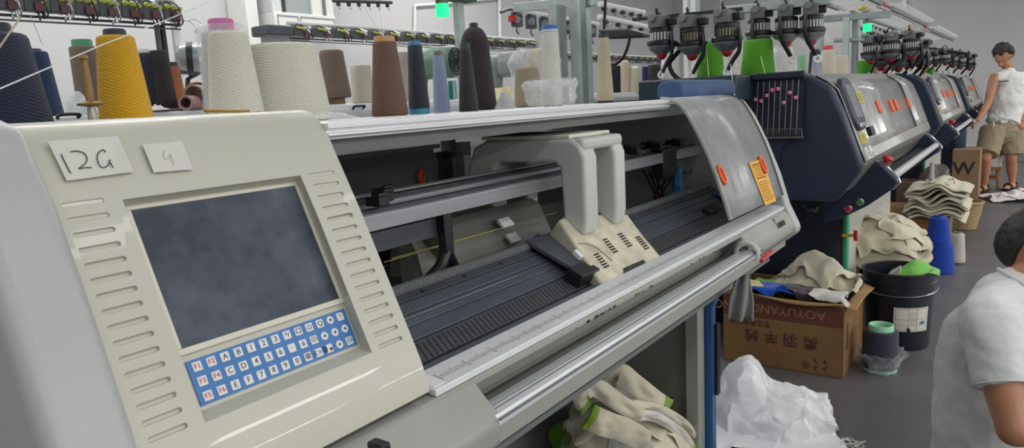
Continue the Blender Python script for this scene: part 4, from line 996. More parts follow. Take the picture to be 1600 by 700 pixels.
cone('yellow yarn cone with navy tube top', 198, 183, 37, 80, 53, 1.35, ZP, (232,176,30), ((40,44,62), 10), group=G1, tubew=.6)
cone('tall off-white yarn cone left of the big cream cone', 371, 179, 38, 84, 58, 1.33, ZP, (232,230,212), ((120,118,112), 2), group=G1, tubew=.4)
cone('fat cream yarn cone, the widest on the machine', 452, 178, 61, 128, 103, 1.42, ZP, (230,228,210), None, group=G1)
cone('brown yarn cone with tan paper tube top', 610, 181, 68, 57, 36, 1.30, ZP, (118,88,74), ((186,142,96), 8), group=G1, tubew=.88)
cone('slim dark navy thread cone with teal tube and foot', 656, 179, 74, 33, 22, 1.30, ZP, (40,46,58), ((58,128,160), 6), ((58,128,160), 8), group=G1, tubew=.85, shine=.4)
cone('slim light blue thread cone with brown tube top', 691, 175, 88, 27, 18, 1.30, ZP, (158,176,206), ((112,100,84), 7), ((170,166,158),2), group=G1, tubew=.8, shine=.5)
cone('large dark plum bullet-shaped yarn cone', 748, 172, 46, 58, 44, 1.36, ZP, (50,40,48), ((40,36,42), 6), group=G1, dome=32, tubew=.3)
cone('small black thread cone in front of the plum cone', 733, 175, 80, 31, 17, 1.20, ZP, (44,40,48), ((44,52,54), 9), group=G1, shine=.3, tubew=.92)
cone('tall white thread spool with blue rim inside plastic bag', 864, 168, 50, 31, 26, 1.15, ZP, (228,226,216), ((44,96,176), 4), group=G1, shine=.6, tubew=.98)
cone('tan glossy thread cone with black rim by the post', 946, 160, 60, 27, 16, 1.15, ZP, (202,188,160), ((34,34,38), 6), ((30,30,34), 3), group=G1, shine=.8, tubew=.98)
# white cone in clear plastic behind the off-white one
cone('white yarn cone with pink tube, wrapped in clear plastic', 362, 176, 34, 78, 60, 1.47, ZP, (222,222,214), ((196,110,160), 18), group=G1, tubew=.62)
P = at(362,176,y=1.47); P.z = ZP; s = mpp(P)
def bagmesh(P, prof, seed, amp=.006, seg=40):
    mb = MB().lathe(prof, seg, P, close=False); q = []
    for v in mb.v:
        d = Vector((v.x-P.x, v.y-P.y, 0)); k = noise.noise(v*22+Vector((seed,0,0)))+.6*noise.noise(v*60); fz = min(1, (v.z-P.z)/.01)
        q.append(v+(d.normalized() if d.length > 1e-6 else d)*amp*k+Vector((0,0,amp*.7*fz*max(0,noise.noise(v*30+Vector((9,seed,0)))))))
    mb.v = q; return mb
film = film_mat('clear_film', (232,234,236), .72, .08, dust=.22, ds=24, bump=.6, bs=55)
film2 = film_mat('cloudy_film', (226,228,230), .64, .08, dust=.25, ds=16, bump=.7, bs=45)
o = bagmesh(P, [(43*s,0.001),(42*s,.03),(38*s,.10),(36*s,140*s),(35*s,150*s),(22*s,152*s)], 3, .004).build('plastic_wrap', film2, angle=180); tag(o, 'clear plastic sleeve around the pink-tubed white cone', 'plastic bag')
P = at(862,168,y=1.15); P.z = ZP; s = mpp(P)
o = bagmesh(P, [(20*s,.002),(36*s,.004),(40*s,10*s),(38*s,22*s),(44*s,34*s),(40*s,40*s),(34*s,34*s),(22*s,30*s),(17*s,27*s)], 11, .014, 60).build('plastic_bag', film2, angle=180); tag(o, 'crumpled clear plastic bag rolled down around the white spool', 'plastic bag')
P = at(835,168,y=1.42); P.z = ZP; s = mpp(P)
cone('beige yarn cone lying low inside a clear bag', 826, 172, 112, 44, 36, 1.40, ZP, (160,148,126), None, group=G1)
cone('pale tan yarn cone in clear bag behind the white spool', 846, 170, 82, 50, 40, 1.47, ZP, (196,184,156), None, group=G1, dome=14)
P = at(838,170,y=1.44); P.z = ZP; s = mpp(P)
o = bagmesh(P, [(38*s,.002),(40*s,20*s),(36*s,50*s),(42*s,66*s),(34*s,80*s),(24*s,90*s)], 5, .012, 50).build('plastic_bag', film, angle=180); tag(o, 'crumpled clear plastic bag over the beige cones', 'plastic bag')
# stack of translucent plastic caps
P = at(790,171,y=1.22); P.z = ZP; s = mpp(P); R_ = thing('cone_cap_stack', 'stack of translucent white plastic cone caps beside plum cone', 'cap stack', P)
for k in range(6):
    r = (17-2.0*k)*s; z = k*4.2*s; MB().lathe([(r,z),(r,z+2.2*s),(r*.9,z+4.6*s),(r*.86,z+4.6*s),(r*.86,z+.5*s)], 28, P, close=False).build('cap', film_mat('cap_plastic', (206,208,208), .35, .3), R_)
# wooden spindle holder
P = at(145,184,y=1.22); P.z = ZP; s = mpp(P); R_ = thing('yarn_spindle', 'turned wooden spindle stand beside the yellow cone', 'spindle', P)
wd = mat('spindle_wood', (150,112,62), .5, var=.3, vs=12, aniso=(6,6,.6))
MB().lathe([(17*s,0),(18*s,4*s),(16*s,12*s),(10*s,16*s),(8*s,20*s)], 28, P).build('base', wd, R_)
MB().lathe([(6*s,18*s),(7*s,30*s),(5*s,44*s)], 20, P).build('metal_collar', mat('collar_grey', (170,168,158), .4, metal=.4), R_)
MB().lathe([(6*s,44*s),(18*s,46*s),(19*s,49*s),(15*s,51*s),(6*s,53*s),(6.5*s,70*s),(4.5*s,114*s),(7*s,117*s),(5*s,122*s)], 28, P).build('shaft', wd, R_)
# things behind, on the long grey machine of the next row
mb_ = thing('knitting_machine', 'long light grey machine directly behind the near one', 'knitting machine', (2.2,2.3,0))
grb = mat('back_machine_grey', (196,198,198), .5, var=.05, vs=5)
MB().prism([(1.86,1.18),(1.86,1.345),(1.88,ZB-.001),(2.7,ZB-.001),(2.7,.30),(2.0,.30),(1.98,1.16)], -1.0, 4.6).build('body', grb, mb_, bevel=.006)
MB().box(-1.0, 4.6, 1.852, 1.866, 1.312, 1.326).build('groove', mat('groove_dark', (92,94,96), .5), mb_)
for k in range(4): MB().box(-.9+1.75*k, -.78+1.75*k, 2.05, 2.6, 0, .31).build('foot', dark, mb_)
def handle(px, py, y):
    P = at(px,py,y=y); mb = MB(); mb.tube(spline([P+Vector((-.022,0,-.010)), P+Vector((-.022,-.010,-.002)), P+Vector((.022,-.010,-.002)), P+Vector((.022,0,-.010))], 3), .0042, 6); mb.build('carry_handle', black, mb_)
handle(559, 165, 1.86); handle(1018, 146, 1.86); handle(105, 178, 1.86)
G2 = 'yarn cones on the machine behind'
cone('dark teal-blue yarn cone behind the large navy one', 69, 170, 70, 52, 34, 2.05, ZB, (34,58,92), ((50,68,86), 4), group=G2, tubew=.55)
cone('taupe yarn cone with green tube behind the spindle', 144, 172, 66, 40, 38, 2.2, ZB, (126,110,98), ((70,140,110), 10), group=G2, tubew=.75)
cone('navy yarn cone with white tube behind the yellow cone', 236, 163, 73, 42, 36, 2.0, ZB, (30,36,54), ((208,208,200), 6), group=G2, shine=.4, tubew=.55)
cone('fuzzy dark brown yarn cone next to the navy white-tubed one', 259, 165, 72, 36, 26, 1.97, ZB, (54,42,44), None, group=G2, fuzz=.8)
cone('rust orange yarn cone with black tube', 276, 158, 88, 30, 21, 2.25, ZB, (170,98,58), ((46,46,46), 7), group=G2, shine=.3, tubew=.75)
cone('taupe yarn cone right of the fat cream cone', 524, 150, 77, 50, 36, 1.97, ZB+.022, (128,112,98), None, group=G2)
P = at(526,158,y=1.97); P.z = ZB; o = MB().lathe([(.03,0),(.03,.021),(.026,.022)], 20, P).build('wooden_puck', mat('puck_wood', (120,98,66), .6)); tag(o, 'small wooden puck under the taupe cone', 'puck')
cone('ivory yarn cone on the machine behind, left of brown cone', 568, 160, 101, 34, 32, 2.0, ZB, (214,212,192), None, group=G2)
cone('beige yarn cone peeking out right of the brown cone', 634, 166, 90, 22, 20, 2.05, ZB, (186,178,166), None, group=G2)
cone('small green yarn cone between light blue and plum cones', 706, 157, 128, 9, 8, 2.0, ZB, (20,150,120), None, group=G2)
cone('small pale blue yarn cone left of the plum cone', 712, 157, 128, 7, 6, 1.95, ZB, (170,200,214), None, group=G2)
for k, (px, wv) in enumerate(((781,14),(793,15))):
    P = at(px,147,y=2.0); P.z = ZB; s = mpp(P); o = MB().box(P.x-wv*s/2,P.x+wv*s/2,P.y-.03,P.y+.03,P.z,P.z+15*s).build('yellow_box', mat('box_pale_yellow', (226,218,170), .6), bevel=.002); tag(o, ('left','right')[k]+' of two pale yellow boxes beside the plum cone', 'box')
cone('dark navy yarn cone right of the tan cone', 966, 147, 104, 30, 28, 2.0, 0, (30,34,50), None, group=G2)
cone('pale cream bullet-shaped cone right of the tan cone', 977, 146, 95, 20, 17, 1.95, 0, (224,208,182), None, group=G2, dome=8)
cone('ivory cone with white tip, second right of the tan cone', 993, 146, 107, 23, 17, 1.90, 0, (222,216,190), ((230,230,226), 3), group=G2)
cone('small royal navy cone right of the ivory cone', 1009, 146, 105, 12, 10, 1.95, 0, (42,48,96), None, group=G2)
cone('black cone under the first feeder eyelet', 1023, 144, 102, 22, 20, 2.05, 0, (46,44,46), None, group=G2)
cone('tall white cone below the first two feeders', 1048, 140, 80, 30, 26, 2.0, 0, (226,224,222), None, group=G2)
# cloth roll on cardboard tubes
P = at(292,166,y=1.93); P.z = ZB; R_ = thing('cloth_roll', 'tan cloth rolled on cardboard tubes left of off-white cone', 'cloth roll', P)
a = Vector((P.x+.02,1.92,ZB+.040)); b = a+Vector((.13,.10,0)); ax = (b-a).normalized()
MB().lathe([(.026,0),(.030,0),(.031,.01),(.031,.16),(.026,.16)], 24, a, ax, close=False).build('cardboard_tube', mat('tube_card', (176,150,132), .7), R_, solid=.002)
mb = MB()
mb.grid(lambda u, v: a+ax*(.035+.12*v+.01*math.sin(u*9))+ax.cross(Vector((0,0,1))).normalized()*(math.cos(-.4+u*5.0)*(.036+.010*u))+Vector((0,0,1))*math.sin(-.4+u*5.0)*(.036+.006*u), 40, 8); 
mb.build('cloth', cloth_mat('roll_tan', (188,152,116)), R_, solid=.003)
mb = MB().lathe([(.014,0),(.020,0),(.020,.12),(.014,.12)], 20, a+Vector((-.045,-.03,-.020)), (.8,.6,0), close=False); o = mb.build('cardboard_tube', mat('tube_pink', (170,134,130), .7), solid=.002); tag(o, 'small pinkish cardboard tube beside the cloth roll', 'tube')
F1 = Field(P.x-.25,P.x+.35,1.85,2.35,70); F1.Z[:] = ZB
Pc = drape(F1, P.x+.0, 2.02, .22, .2, 22, .4, .55, .04, 5, 90); o = cloth_obj('cloth_scrap', Pc, cloth_mat('scrap_mauve', (150,112,106))); tag(o, 'crumpled mauve knit scrap below the orange cone', 'cloth')
# plastic scraps
def crumple(name, label, px, py, y, zs, w, h, m, seed, amp=.02):
    P = at(px,py,y=y); P.z = zs; mb = MB()
    mb.grid(lambda u, v: P+Vector(((u-.5)*w,(v-.5)*h, .003+amp*(.5+.5*noise.noise(Vector((u*4,v*4,seed))))*4*u*(1-u)*4*v*(1-v)*1.5+.006*abs(noise.noise(Vector((u*11,v*11,seed)))))), 26, 20)
    return tag(mb.build(name, m, angle=25), label, 'plastic scrap')
crumple('plastic_scrap', 'crumpled clear plastic scrap right of the fat cream cone', 516, 180, 1.12, ZP, .07, .10, film2, 2, .016)
crumple('foil_scrap', 'crinkled silvery plastic behind the wooden spindle', 124, 162, 2.1, ZB, .09, .10, film_mat('foil_film', (216,222,222), .3, .12, dust=.2, ds=30, bump=.8, bs=60), 4, .07)
crumple('white_scrap', 'small white crumpled wrapper under the brown fuzzy cone', 247, 168, 1.89, ZB, .05, .03, mat('wrapper_white', (226,226,224), .5), 7, .012)
crumple('white_wrap', 'crumpled white wrap left of the long blue bundle', 1028, 141, 1.9, at(1028,141,y=1.9).z, .16, .08, mat('wrapper_white', (226,226,224), .5), 8, .03)
o = MB().tube([at(320,176,y=1.0), at(390,177,y=1.0)], .0025, 8, flat=(1,1)).build('wooden_strip', mat('strip_brass', (150,112,40), .4, metal=.3)); 
for v in o.data.vertices: pass
o.location.z = 1.3485; tag(o, 'thin brass-coloured strip at the foot of the off-white cone', 'strip')
P = at(403,181,y=.93); o = MB().lathe([(.012,0),(.010,.003),(0,.0045)], 20, (P.x,.93,1.3465)).build('red_mark', mat('mark_red', (176,80,80), .6)); tag(o, 'small faded red dab on top of the console', 'stain')
# long blue bundle
A_, B_ = at(1046,143,y=.90), at(1132,140,y=.90); A_.z = B_.z = ZP+.055
mb = MB(); ln = (B_-A_).length
prof_b = [(-.06,-.052),(-.07,-.02),(-.066,.02),(-.05,.042),(0,.05),(.05,.042),(.066,.02),(.07,-.02),(.06,-.052)]
mb.prism([(.90+u*.62,ZP+.0300+v*.58) for u, v in prof_b], A_.x, B_.x)
o = mb.build('fabric_bundle', mat('bundle_blue', (58,84,126), .7, var=.3, vs=14, bump=.25, bs=120), bevel=.008, seg=3); tag(o, 'long blue padded bundle lying behind the acrylic hood', 'bundle')
# cones on the navy machines
G3 = 'yarn cones on the near navy machine'
cone('left of two big lime green cones, under second feeder', 1110, 126, 70, 42, 34, 1.30, ZN, (96,176,40), None, group=G3)
cone('right of two big lime green cones, above the clip panel', 1184, 124, 69, 52, 42, 1.12, ZN, (94,174,38), None, group=G3)
G4 = 'pale cones behind the lime green ones'
for (px, base, top, wb, wt, c, lb, tb) in ((1112,120,62,20,12,(214,218,214),'white cone with blue tip rising behind the left lime cone',((70,150,190),5)),(1140,124,68,17,13,(222,222,216),'white cone right of the left lime cone, in plastic',None),(1156,122,64,17,13,(218,214,190),'ivory cone in plastic left of the right lime cone',None),(1198,120,58,17,13,(220,216,192),'ivory cone rising behind the right lime cone',None),(1217,122,72,18,15,(214,214,214),'white wrapped cone right of the right lime cone',None),(1231,121,60,20,13,(220,210,188),'cream cone in film between lime cone and black cone',None),(1252,118,82,14,11,(150,206,160),'mint green wrapped cone left of the black cone',None)):
    cone(lb, px, base, top, wb, wt, 1.40, ZN, c, tb, group=G4, tubew=.6)
for px, wv, lb in ((1146,36,'clear film over the pale cones between the lime cones'),(1222,34,'clear film over the cream cone beside the right lime cone')):
    P = at(px,122,y=1.36); P.z = ZN; s = mpp(P); o = bagmesh(P, [(wv*s*.55,.002),(wv*s*.6,14*s),(wv*s*.5,36*s),(wv*s*.36,46*s)], px, .02, 40).build('plastic_wrap', film, angle=180); tag(o, lb, 'plastic bag')
cone('tall black bullet-shaped cone behind the lavender cone', 1273, 113, 72, 20, 16, 1.12, ZN, (38,40,50), None, group=G3, dome=8)
cone('small lavender thread cone before the black one', 1275, 114, 85, 15, 10, 1.0, ZN, (176,174,194), None, group=G3, shine=.5)
cone('cream bullet-shaped cone with red tube top', 1293, 118, 77, 25, 20, 1.12, ZN, (226,220,200), ((196,60,70), 5), group=G3, dome=6, tubew=.7)
cone('cream straight cone left of the pale green post', 1312, 120, 89, 26, 23, 1.12, ZN, (224,214,190), None, group=G3)
G5 = 'yarn cones on the middle navy machine'
for (px, base, top, wb, wt, c, lb) in ((1350,121,95,30,22,(92,178,50),'lime green cone above the middle navy machine'),(1367,120,96,11,9,(206,184,172),'pinkish beige cone right of the far lime cone'),(1373,121,90,9,6,(232,232,226),'slim white cone left of the dull red cone'),(1381,120,96,14,10,(176,80,84),'dull red cone above the middle navy machine'),(1392,120,97,12,11,(218,206,186),'cream cone right of the dull red cone'),(1403,119,98,10,9,(168,206,206),'pale aqua cone above the middle navy machine'),(1413,119,99,11,9,(230,230,226),'white cone right of the pale aqua cone'),(1424,118,96,14,12,(226,228,228),'second white cone right of the aqua cone'),(1434,118,98,10,9,(232,232,230),'third white cone right of the aqua cone')):
    cone(lb, px, base, top, wb, wt, 1.12, 0, c, None, group=G5, x=6.9+(px-1350)*.012)
G6 = 'yarn cones on the farthest navy machine'
for (px, base, top, wb, wt, c, lb) in ((1442,120,106,7,6,(226,120,60),'tiny orange cone above the farthest machine'),(1452,119,106,15,12,(96,176,56),'tiny lime green cone above the farthest machine'),(1465,119,106,9,8,(230,230,226),'first of three tiny white cones above the farthest machine'),(1474,119,106,8,7,(230,228,222),'middle of three tiny white cones above the farthest machine'),(1483,119,107,8,7,(226,224,216),'last of three tiny white cones above the farthest machine')):
    cone(lb, px, base, top, wb, wt, 1.12, 0, c, None, group=G6, x=10.1+(px-1442)*.012)
# ------------------------------------------------------------------ yarn tension rails of the rows behind
shell_m = mat('unit_grey', (62,65,68), .4, var=.15); yg = mat('disc_yellow', (160,164,74), .45); darkred = mat('block_red', (92,58,62), .5)
def tension_rail(label, a, b, n, k, dens=2):
    """rail along x with pairs of curved tension units; k scales the units"""
    R_ = thing('tension_rail', label, 'tension rail', a)
    u = (b-a).normalized(); up = Vector((0,0,1)); out = Vector((0,-1,0)); ln = (b-a).length
    MB().tube([a+up*-.016*k, b+up*-.016*k], .005*k, 6).build('rail_bar', black, R_); MB().tube([a+up*-.034*k+out*.01, b+up*-.034*k+out*.01], .0035*k, 6).build('rail_bar', mat('rod_dark', (70,70,72), .4), R_)
    MB().tube([a+up*.085*k-out*.02*k, b+up*.085*k-out*.02*k], .009*k, 6, flat=(1.6,.6)).build('rail_cover', mat('cover_light', (196,198,198), .5), R_)
    st_ = ln/n
    for i in range(n):
        c = a+u*(st_*(i+.5)); wv = st_*.40
        mb = MB(); pl = [(-wv,.0),(-wv,.055*k),(-wv*.7,.078*k),(-wv*.1,.074*k),(wv*.5,.050*k),(wv,.014*k),(wv*.9,-.004*k),(wv*.2,.0)]
        n0 = len(pl); vs = [c+u*x+up*z+out*o_ for o_ in (-.02*k,.03*k) for x, z in pl]
        mb.add(vs, [list(range(n0))[::-1], list(range(n0,2*n0))]+[(q,(q+1)%n0,n0+(q+1)%n0,n0+q) for q in range(n0)])
        un = mb.build('tension_unit', shell_m, R_, bevel=.003*k)
        dm = MB()
        for q in range(3):
            p = c+u*(-wv*.55+q*.022*k*1.1)+up*(.052-.004*q)*k; dm.cyl(p+out*.028*k, p+out*.046*k, .0115*k, .008*k, 12)
        dm.build('tension_discs', yg, un)
        bm_ = MB(); p = c+u*(wv*.42)+up*.014*k+out*.03*k; bm_.obox(p, u, out, up, .016*k,.012*k,.014*k); bm_.build('unit_block', darkred, un)
        wm = MB(); wm.tube(spline([c+u*(-wv*.2)+up*.07*k+out*.04*k, c+u*(wv*.35)+up*.05*k+out*.06*k, c+u*(wv*.8)+up*-.004*k+out*.06*k, c+u*(wv*.9)+up*-.02*k+out*.04*k], 4), .003*k, 5); wm.tube(spline([c+u*wv*.1+out*.03*k, c+u*(wv*.1)+up*-.022*k+out*.05*k, c+u*(wv*.3)+up*-.03*k+out*.03*k], 4), .0035*k, 5); wm.tube([c+u*(wv*.7)+up*.0+out*.03*k, c+u*(wv*.72)+up*-.026*k+out*.034*k], .006*k, 6)
        wm.build('unit_wire', steel if i % 2 else black, un)
    return R_
a = at(-60,12,y=2.9); b = at(279,33,y=2.9); a.z = b.z = (a.z+b.z)/2
R1 = tension_rail('nearest dark tension rail with yellow discs, top left', a, b, 9, 1.0)
mb = MB(); mb.tube(spline([b+Vector((0,0,.01)), b+Vector((.04,-.02,.0)), b+Vector((.06,-.03,-.03)), b+Vector((.05,-.03,-.045))], 4), .004, 6); mb.tube(spline([b, b+Vector((.06,-.03,.01)), b+Vector((.085,-.04,-.012)), b+Vector((.07,-.04,-.02))], 4), .004, 6); mb.build('end_hook', steel, R1)
for xo, r_, m, lb in ((252,.010,mat('rod_dark', (70,70,72), .4),'dark slim post under the right end of the nearest tension rail'),(261,.012,black,'black post under the right end of the nearest tension rail'),(281,.018,white,'white pipe post at the end of the nearest tension rail')):
    p = at(xo,100,y=2.95); o = MB().cyl((p.x,2.95,ZB if False else 0),(p.x,2.95,at(xo,30 if r_ < .015 else 6,y=2.95).z),r_,seg=12).build('stand_post', m); tag(o, lb, 'post')
a = at(452,52,y=4.6); b = at(838,79,y=4.6); a.z = b.z = (a.z+b.z)/2
tension_rail('middle tension rail of dark curved units before the back wall', a, b, 17, 1.15)
a = at(868,88,y=4.7); b = at(1040,100,y=4.7); a.z = b.z = (a.z+b.z)/2
tension_rail('far tension rail right of the white spool', a, b, 16, .9)
o = MB().box(at(405,50,y=4.6).x, at(446,50,y=4.6).x, 4.5, 4.7, at(420,57,y=4.6).z, at(420,41,y=4.6).z).build('rail_motor', dark2, bevel=.01); tag(o, 'dark drive box at the left end of the middle tension rail', 'drive box')
hr = hook_rail('rail of tiny hooks above the middle tension rail', at(520,1,y=4.4), at(612,4,y=4.4), 6, .05, dark2)
# back-row machines below the middle rail
for (xa, xb, lb) in ((3.3,5.9,'back-row grey machine under the middle tension rail'),(6.3,9.2,'back-row grey machine under the far tension rail'),(.2,2.9,'back-row grey machine at the far left')):
    R_ = thing('knitting_machine', lb, 'knitting machine', ((xa+xb)/2,4.9,0)); MB().prism([(4.4,.85),(4.4,1.1),(4.55,1.42),(5.3,1.42),(5.3,0),(4.7,0),(4.7,.8)], xa, xb).build('body', grb, R_, bevel=.02); MB().prism([(4.395,1.10),(4.545,1.415),(4.56,1.415),(4.41,1.08)], xa+.2, xb-.2).build('dark_window', dark2, R_)
# winder motors
def winder(label, px, py, y, w, c, fan):
    P = at(px,py,y=y); k = mpp(P)*w; R_ = thing('winder', label, 'winding head', Vector((P.x,P.y,ZB)))
    gm = mat('winder_%d_%d' % (c[0], c[1]), c, .4, var=.1); ax = Vector((.10,-.995,0))
    b0 = P-ax*.30*k
    MB().lathe([(.16*k,0),(.22*k,.02*k),(.235*k,.06*k),(.235*k,.52*k),(.21*k,.56*k),(.0,.56*k)], 28, b0, ax).build('motor', gm, R_, angle=50)
    if fan:
        fg = MB()
        for q in range(4): fg.torus(b0+ax*.565*k, ax, .05*k+.045*k*q, .010*k, 24, 6)
        for q in range(3):
            a = PI*q/3; d_ = Vector((-ax.y,ax.x,0))*math.cos(a)+Vector((0,0,1))*math.sin(a); fg.tube([b0+ax*.565*k-d_*.19*k, b0+ax*.565*k+d_*.19*k], .008*k, 5)
        fg.build('fan_grille', black, R_)
    MB().lathe([(.20*k,0),(.20*k,.14*k),(.17*k,.2*k)], 24, b0-ax*.22*k, ax).build('gear_case', gm, R_)
    mb = MB(); mb.tube([b0-ax*.14*k+Vector((0,0,.05*k)), b0-ax*.16*k-Vector((0,0,.30*k)), b0-ax*.16*k-Vector((0,0,.62*k))], [.17*k,.14*k,.12*k], 12); mb.build('neck', gm, R_)
    z0 = ZB; q = b0-ax*.16*k; MB().box(q.x-.10*k,q.x+.12*k,q.y-.1*k,q.y+.1*k,z0,q.z-.5*k).build('winder_base', mat('winder_base', (110,116,112), .5), R_, bevel=.004)
    return R_
winder('green motor winding head with round fan grille', 690, 98, 2.05, 105, (92,122,104), True)
winder('grey green winding head left of the beige bagged cones', 806, 100, 2.15, 85, (122,128,124), False)
# grey feeding drum with white coils at left
P = at(306,92,y=2.3); k = mpp(P); R_ = thing('coil_feeder', 'grey drum with white coils and black strap, left of off-white cone', 'coil feeder', Vector((P.x,P.y,ZB)))
ax = Vector((.84,-.54,-.05)).normalized()
MB().lathe([(15*k,-28*k),(22*k,-22*k),(24*k,-12*k),(24*k,22*k),(20*k,26*k)], 28, P, ax).build('drum', mat('drum_grey', (150,156,156), .3, metal=.4), R_)
MB().lathe([(24.5*k,-12*k),(25.5*k,-12*k),(25.5*k,-4*k),(24.5*k,-4*k)], 28, P, ax, close=False).build('strap', black, R_, solid=.002)
cm = MB()
for q in range(5): cm.ball(P+ax*(2+6*q)*k+Vector((-.2,-.9,-.15)).normalized()*23*k, 5*k, 12, 8, (1,1,1.1))
cm.build('coils', mat('coil_white', (206,214,212), .4), R_)
MB().obox(P+Vector((0,-.004,-20*k)), ax, Vector((0,0,1)).cross(ax), (0,0,1), 26*k, 10*k, 4*k).build('drum_tray', dark2, R_, bevel=.002)
MB().tube([P+Vector((0,0,-22*k)), P+Vector((-.02,.03,-30*k)), Vector((P.x-.03,P.y+.05,ZB))], .008, 8).build('bracket', black, R_)
# white cabinet high on the back wall, conduits
a, b = at(432,52,y=5.6), at(526,48,y=5.6); z0 = at(470,50,y=5.6).z; z1 = z0+.75
R_ = thing('wall_cabinet', 'white cabinet with grey panel high before the back wall', 'cabinet', ((a.x+b.x)/2,5.8,z0))
MB().box(a.x,b.x,5.6,5.99,z0,z0+.17).build('drawer_unit', mat('cab_white', (222,222,218), .5), R_, bevel=.006)
dm = MB(); w0 = b.x-a.x
for u0, u1 in ((.04,.36),(.40,.97)):
    x0, x1 = a.x+w0*u0, a.x+w0*u1; zz0, zz1 = z0+.035, z0+.135
    for c in ((x0,x1,zz0,zz0+.006),(x0,x1,zz1,zz1+.006),(x0,x0+.006,zz0,zz1),(x1,x1+.006,zz0,zz1)): dm.box(c[0],c[1],5.594,5.602,c[2],c[3])
dm.build('drawer_outline', dark, R_)
MB().box(a.x,a.x+w0*.14,5.62,5.99,z0+.17,z1).build('side_post', mat('speckle_white', (216,220,220), .5, var=.3, vs=60), R_)
MB().box(a.x+w0*.14,a.x+w0*.24,5.66,5.99,z0+.17,z1).build('dark_gap', dark2, R_)
MB().box(a.x+w0*.24,a.x+w0*.64,5.64,5.99,z0+.17,z1).build('grey_panel', mat('cab_grey', (150,158,158), .4), R_)
MB().box(a.x+w0*.64,b.x,5.62,5.99,z0+.17,z1).build('white_panel', MATS['cab_white'], R_)
MB().box(a.x+w0*.81,a.x+w0*.86,5.61,5.63,z0+.17,z1).build('dark_strip', mat('strip_brown', (110,106,98), .5), R_)
MB().box(a.x-.22,a.x-.10,5.7,5.99,z0-.3,z1).build('side_column', mat('cab_white', (222,222,218), .5), R_, bevel=.004)
tag(MB().tube([at(648,55,y=5.977), at(648,9,y=5.977), at(688,6,y=5.977), at(781,-3,y=5.977)], .02, 8).build('conduit', white), 'white conduit turning a corner on the back wall by the lamp', 'conduit')
tag(MB().tube([at(781,62,y=5.970), at(780,-6,y=5.970)], .026, 8).build('conduit', white), 'vertical white conduit right of the plum cone', 'conduit')
gz = at(691,14,y=2.74).z+.055; o = MB().box(at(652,3,y=2.74).x, at(735,3,y=2.74).x, 2.69, 2.79, gz, gz+.06).build('green_box', mat('dark_green', (52,78,60), .5)); tag(o, 'dark green box above the glowing signal lamp', 'box')
# ------------------------------------------------------------------ loose threads
thr = mat('thread_white', (222,222,214), .8); thr2 = mat('thread_tan', (150,142,120), .8)
def thread(label, pts, r=.0008, m=thr):
    return tag(MB().tube(pts, r, 5).build('thread', m), label, 'thread')
thread('white thread running diagonally from left edge past yellow cone', [at(-20,147,y=.95), at(160,70,y=1.15), at(258,32,y=1.35), at(335,0,y=1.5)], .0009)
thread('tan thread crossing the large navy cone', [at(-8,84,y=.8), at(32,27,y=1.0)], .0011, thr2)
def tw(a, b, ya, yb, n): thread(n, [at(*a,y=ya), at(*b,y=yb)], .0010, mat('thread_grey', (150,150,150), .8))
tw((48,24),(66,70),2.5,2.5,'thin thread hanging behind the teal-blue cone'); tw((700,0),(693,60),4.0,4.0,'thin thread above the light blue cone'); tw((530,0),(528,52),4.4,4.4,'thin thread hanging before the back wall over the taupe cone')
tw((562,0),(600,62),4.4,4.4,'thin slanting thread over the ivory cone'); tw((592,4),(598,62),4.4,4.4,'thin near-vertical thread left of the brown cone'); tw((818,26),(804,68),2.2,2.2,'thin thread below the tension units by the spool'); tw((854,44),(853,52),2.2,2.2,'short thread above the white spool')
for (a, b, xa, xb, lb) in (((1104,75),(1110,160),3.2,3.0,'thread falling across the left lime cone'),((1126,0),(1127,80),3.2,3.2,'thread in front of the third feeder'),((1141,98),(1148,150),3.2,2.8,'thread from the third feeder eyelet'),((1186,76),(1196,118),3.7,3.4,'thread from fourth feeder eyelet across the right lime cone'),((1078,132),(1084,152),3.0,2.9,'left thread over the blue bundle')):
    thread(lb, [at(*a,x=xa), at(*b,x=xb)], .0014)
# ------------------------------------------------------------------ floor: boxes, bucket, cones, cloth
card = mat('cardboard', (132,98,58), .8, var=.14, vs=6, bump=.06, bs=90); card_in = mat('cardboard_inside', (160,126,82), .8, var=.1, vs=8)  # outer cardboard darkened in colour for the shadow under the machines
brownp = mat('print_brown', (84,44,36), .75); band_m = mat('print_band', (98,56,40), .8, var=.1, vs=10)
BX0, BX1, BY0, BY1, BZ = 3.37, 3.84, .632, 1.195, .345
bx = thing('cardboard_box', 'open brown cardboard box with upside-down Chinese print, full of cloth', 'box', (3.6,.91,0))
t = .006
mb = MB(); mb.box(BX0,BX0+t,BY0,BY1,0,BZ); mb.box(BX1-t,BX1,BY0,BY1,0,BZ); mb.box(BX0,BX1,BY0,BY0+t,0,BZ); mb.box(BX0,BX1,BY1-t,BY1,0,BZ); mb.box(BX0,BX1,BY0,BY1,0,t)
mb.build('box_body', card, bx, bevel=.003)
fl_ = MB(); fl_.grid(lambda u, v: Vector((BX0-.012*v-.035*v*math.sin(u*3.4+.2)*.6, BY0+(BY1-BY0)*u, BZ+.045*v-.03*v*v*(1+math.sin(u*5)*.6))), 20, 6); fl_.build('box_flap', card_in, bx, solid=.004)
fl_ = MB(); fl_.grid(lambda u, v: Vector((BX0+(BX1-BX0)*u, BY0-.05*v, BZ-.01*v+.012*v*math.sin(u*4))), 14, 5); fl_.build('box_flap', card_in, bx, solid=.004)
MB().box(BX0-.0008,BX0+.001,BY0+.004,BY1-.004,BZ-.102,BZ-.004).build('printed_band', band_m, bx)
UXm, UYm = Vector((0,1,0)), Vector((0,0,-1))          # the print is upside down on the face that looks at -x
